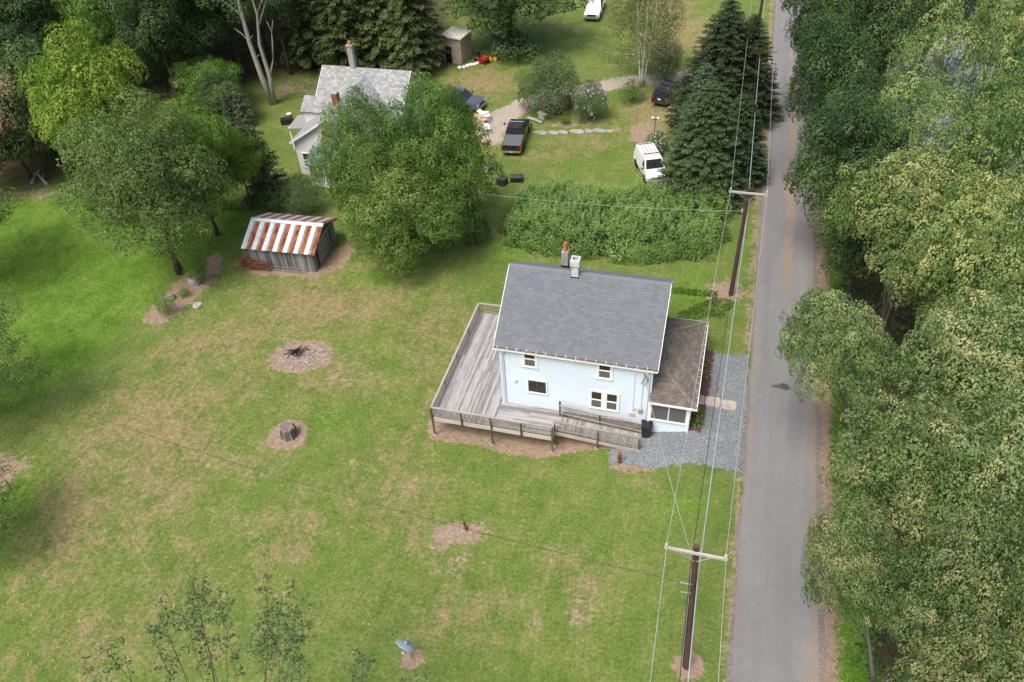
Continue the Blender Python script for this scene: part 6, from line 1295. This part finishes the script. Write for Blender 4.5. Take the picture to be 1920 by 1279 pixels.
for px, py, mat, lab in ((897, 226, 'cardboard', 'open carton leftmost in the heap beside the silver-blue pickup'), (906, 219, 'whiteplastic', 'white box on the far side of the carton heap'), (914, 224, 'whiteplastic', 'white box nearest the truck wheel in the carton heap'), (906, 231, 'cardboard', 'brown carton at the front of the heap'), (909, 272, 'cardboard', 'pale carton at the edge of the yard tree near the black pickup'), (914, 247, 'whiteplastic', 'small white tub left of the black pickup mirror'), (890, 262, 'cardboard', 'carton glimpsed under the yard tree'), (1022, 213, 'cardboard', 'collapsed brown carton under the lilac'), (1018, 222, 'cream', 'pale box in front of the collapsed carton')):
    carton(px, py, .75, .6, .5, px*.7, mat, lab)
for px, py, mat, lab in ((893, 278, 'blueplastic', 'blue tub under the edge of the yard tree'), (918, 317, 'blueplastic', 'blue tub near the black box'), (913, 321, 'whiteplastic', 'white bucket next to the blue tub')):
    x, y, z = G(px, py); v = empty('tub', (x, y, z), 0, lab, 'tub'); mb = MB(); mb.lathe([(.2, 0), (.26, .4), (.28, .42), (.25, .42), (.2, .06)], 16); mb.build('bucket', M[mat], v); mb = MB(); mb.tube([(.26*math.cos(a), .1, .42+.2*math.sin(a)) for a in np.linspace(0, 3.14, 8)], .01, 5); mb.build('handle', M['metal'], v)
# rusty burn bin, log, flower pot
x, y, z = G(1060, 203); v = empty('burn_bin', (x, y, z), .1, 'square rusty burn bin between lilac and rose of Sharon', 'bin'); mb = MB(); t = .05
mb.box(-.5, .5, -.45, -.45+t, .1, 1.25); mb.box(-.5, .5, .45-t, .45, .1, 1.25); mb.box(-.5, -.5+t, -.45+t, .45-t, .1, 1.25); mb.box(.5-t, .5, -.45+t, .45-t, .1, 1.25); mb.box(-.45, .45, -.4, .4, .1, .2); mb.build('body', M['rust'], v); mb = MB(); mb.box(-.54, .54, -.5, .5, 1.20, 1.24); 
mb = MB(); mb.bar((-.53, -.48, 1.26), (.53, -.48, 1.26), .06, .05); mb.bar((-.53, .48, 1.26), (.53, .48, 1.26), .06, .05); mb.build('rim', M['rust'], v)
x, y, z = G(1003, 228); v = empty('log', (x, y, z), -.45, 'pale split log lying in front of the lilac', 'log'); mb = MB(); mb.tube([(-.95, 0, .16), (0, .03, .18), (1.0, 0, .15)], [.15, .17, .14], 9); mb.build('trunk_wood', M['deadwood'], v); mb = MB(); mb.tube([(.3, 0, .25), (.55, .1, .5)], [.06, .03], 7); mb.build('branch_stub', M['deadwood'], v)
x, y, z = G(1045, 215); v = empty('flower_tub', (x, y, z), 0, 'dark tub of yellow flowers under the lilac', 'flower tub'); mb = MB(); mb.lathe([(.3, 0), (.38, .4), (.4, .42)], 14); mb.build('tub', M['rust'], v); b_ = link('flowers', meshes('bush', 0)[0], v, (0, 0, .3), None, (.3, .3, .3))
mb = MB()
for k in range(9): a = k*2.4; mb.lathe([(.03, 0), (.08, .03), (.02, .05)], 8, 0, (.3*math.cos(a), .3*math.sin(a), .85+.05*(k % 3)))
fb = mb.build('blossoms', M['yellow'], v)
# double yard lamp
x, y, z = G(1226, 262); v = empty('yard_lamp', (x, y, z), 0, 'thin post with two white globe lamps behind the white van', 'lamp post'); mb = MB(); mb.tube([(0, 0, 0), (0, 0, 2.2)], .035, 8); mb.bar((-.25, 0, 2.15), (.25, 0, 2.15), .04, .04); mb.build('post', M['black'], v)
for s in (-1, 1): mb = MB(); mb.lathe([(.02, -.13), (.1, -.1), (.15, 0), (.1, .1), (.02, .14)], 12, 0, (s*.25, 0, 2.3)); mb.build('globe', M['whiteplastic'], v, smooth=True)
# riding mower, yellow jugs, tank
x, y, z = G(904, 117); v = empty('riding_mower', (x, y, z), -.5, 'small red riding mower beside the yellow jugs', 'lawn mower'); mb = MB(); mb.box(.1, .95, -.3, .3, .4, .85); mb.box(-.8, .1, -.42, .42, .35, .48); mb.build('body', M['redpaint'], v, bevel=.06); mb = MB(); mb.box(-.55, -.1, -.24, .24, .62, .72); mb.box(-.62, -.52, -.24, .24, .7, 1.1); mb.build('seat', M['black'], v, bevel=.03); mb = MB(); mb.tube([(.3, 0, .8), (.1, 0, 1.05)], .025, 6); mb.lathe([(.16, 0), (.19, .02), (.16, .04)], 14, 0, (.08, 0, 1.05)); mb.build('steering_wheel', M['black'], v); mb = MB(); mb.box(-.35, .35, -.55, .55, .14, .3); mb.build('mower_deck', M['redpaint'], v, bevel=.04)
wheels(v, (-.6,), .5, .27, .2); wheels(v, (.7,), .42, .2, .14)
for px, py, lab in ((920, 116, 'yellow jug nearest the red mower'), (929, 115, 'yellow jug nearest the white tank')):
    x, y, z = G(px, py); v = empty('jug', (x, y, z), .3, lab, 'jug'); mb = MB(); mb.lathe([(.22, 0), (.24, .1), (.24, .4), (.1, .52), (.07, .6), (.07, .64)], 14); mb.build('body', M['yellow'], v, smooth=True); mb = MB(); mb.tube([(.1, 0, .55), (.22, 0, .5), (.24, 0, .36)], .03, 6); mb.build('handle', M['yellow'], v)
x, y, z = G(940, 102); v = empty('oil_tank', (x, y, z), -.75, 'white flaking oil tank lying under the spreading oak', 'tank'); mb = MB(); mb.lathe([(.02, -1.5), (.4, -1.42), (.55, -1.2), (.55, 1.2), (.4, 1.42), (.02, 1.5)], 20, 0, (0, 0, .85), 'X'); mb.build('drum', M['tank'], v, smooth=False)
for s in (-.9, .9): mb = MB(); mb.box(s-.05, s+.05, -.4, .4, 0, .45); mb.build('leg', M['rust'], v)
mb = MB(); mb.tube([(.3, 0, 1.38), (.3, 0, 1.55)], .06, 8); mb.build('filler', M['rust'], v)
# scrap by the left side of the white farmhouse
x, y, z = G(545, 228); v = empty('barrel', (x, y, z), 0, 'rusty barrel by the left porch of the white farmhouse', 'barrel'); mb = MB(); mb.lathe([(.28, 0), (.3, .02), (.3, .3), (.315, .32), (.3, .34), (.3, .62), (.315, .64), (.3, .66), (.3, .9), (.28, .9)], 16); mb.build('drum', M['rust'], v); mb = MB(); mb.lathe([(.29, .905), (.29, .925), (.05, .93)], 16); mb.build('lid', M['whiteplastic'], v)
x, y, z = G(537, 232); v = empty('black_box', (x, y, z), .4, 'black box next to the rusty barrel', 'box'); mb = MB(); mb.box(-.5, .5, -.35, .35, 0, .5); mb.build('body', M['black'], v, bevel=.03); mb = MB(); mb.box(-.52, .52, -.37, .37, .505, .56); mb.build('lid', M['black'], v)
# fallen dead trunks at the edge of the left wood, and one in the right-hand wood
for pts, lab in ((((60, 345), (72, 318)), 'grey dead trunk leaning at the edge of the left wood'), (((90, 348), (70, 325)), 'pale broken branch lying at the edge of the left wood'), (((1880, 1232), (1855, 1205)), 'grey broken trunk lying low in the right-hand wood')):
    a, b = G(*pts[0]), at(*pts[1], -1.75 if pts[0][0] < 900 else .6); mb = MB(); a = Vector(a); b = Vector((float(b[0]), float(b[1]), float(b[2]))); v = empty('dead_trunk', a, 0, lab, 'dead trunk'); d = b-a; mb.tube([(0, 0, 0), d*.5+Vector((0, 0, .1)), d], [.2, .16, .08], 8); mb.build('log_wood', M['deadwood'], v); mb = MB(); mb.tube([d*.5, d*.7+Vector((.5, .2, .5))], [.06, .02], 6); mb.build('branch_stub', M['deadwood'], v)
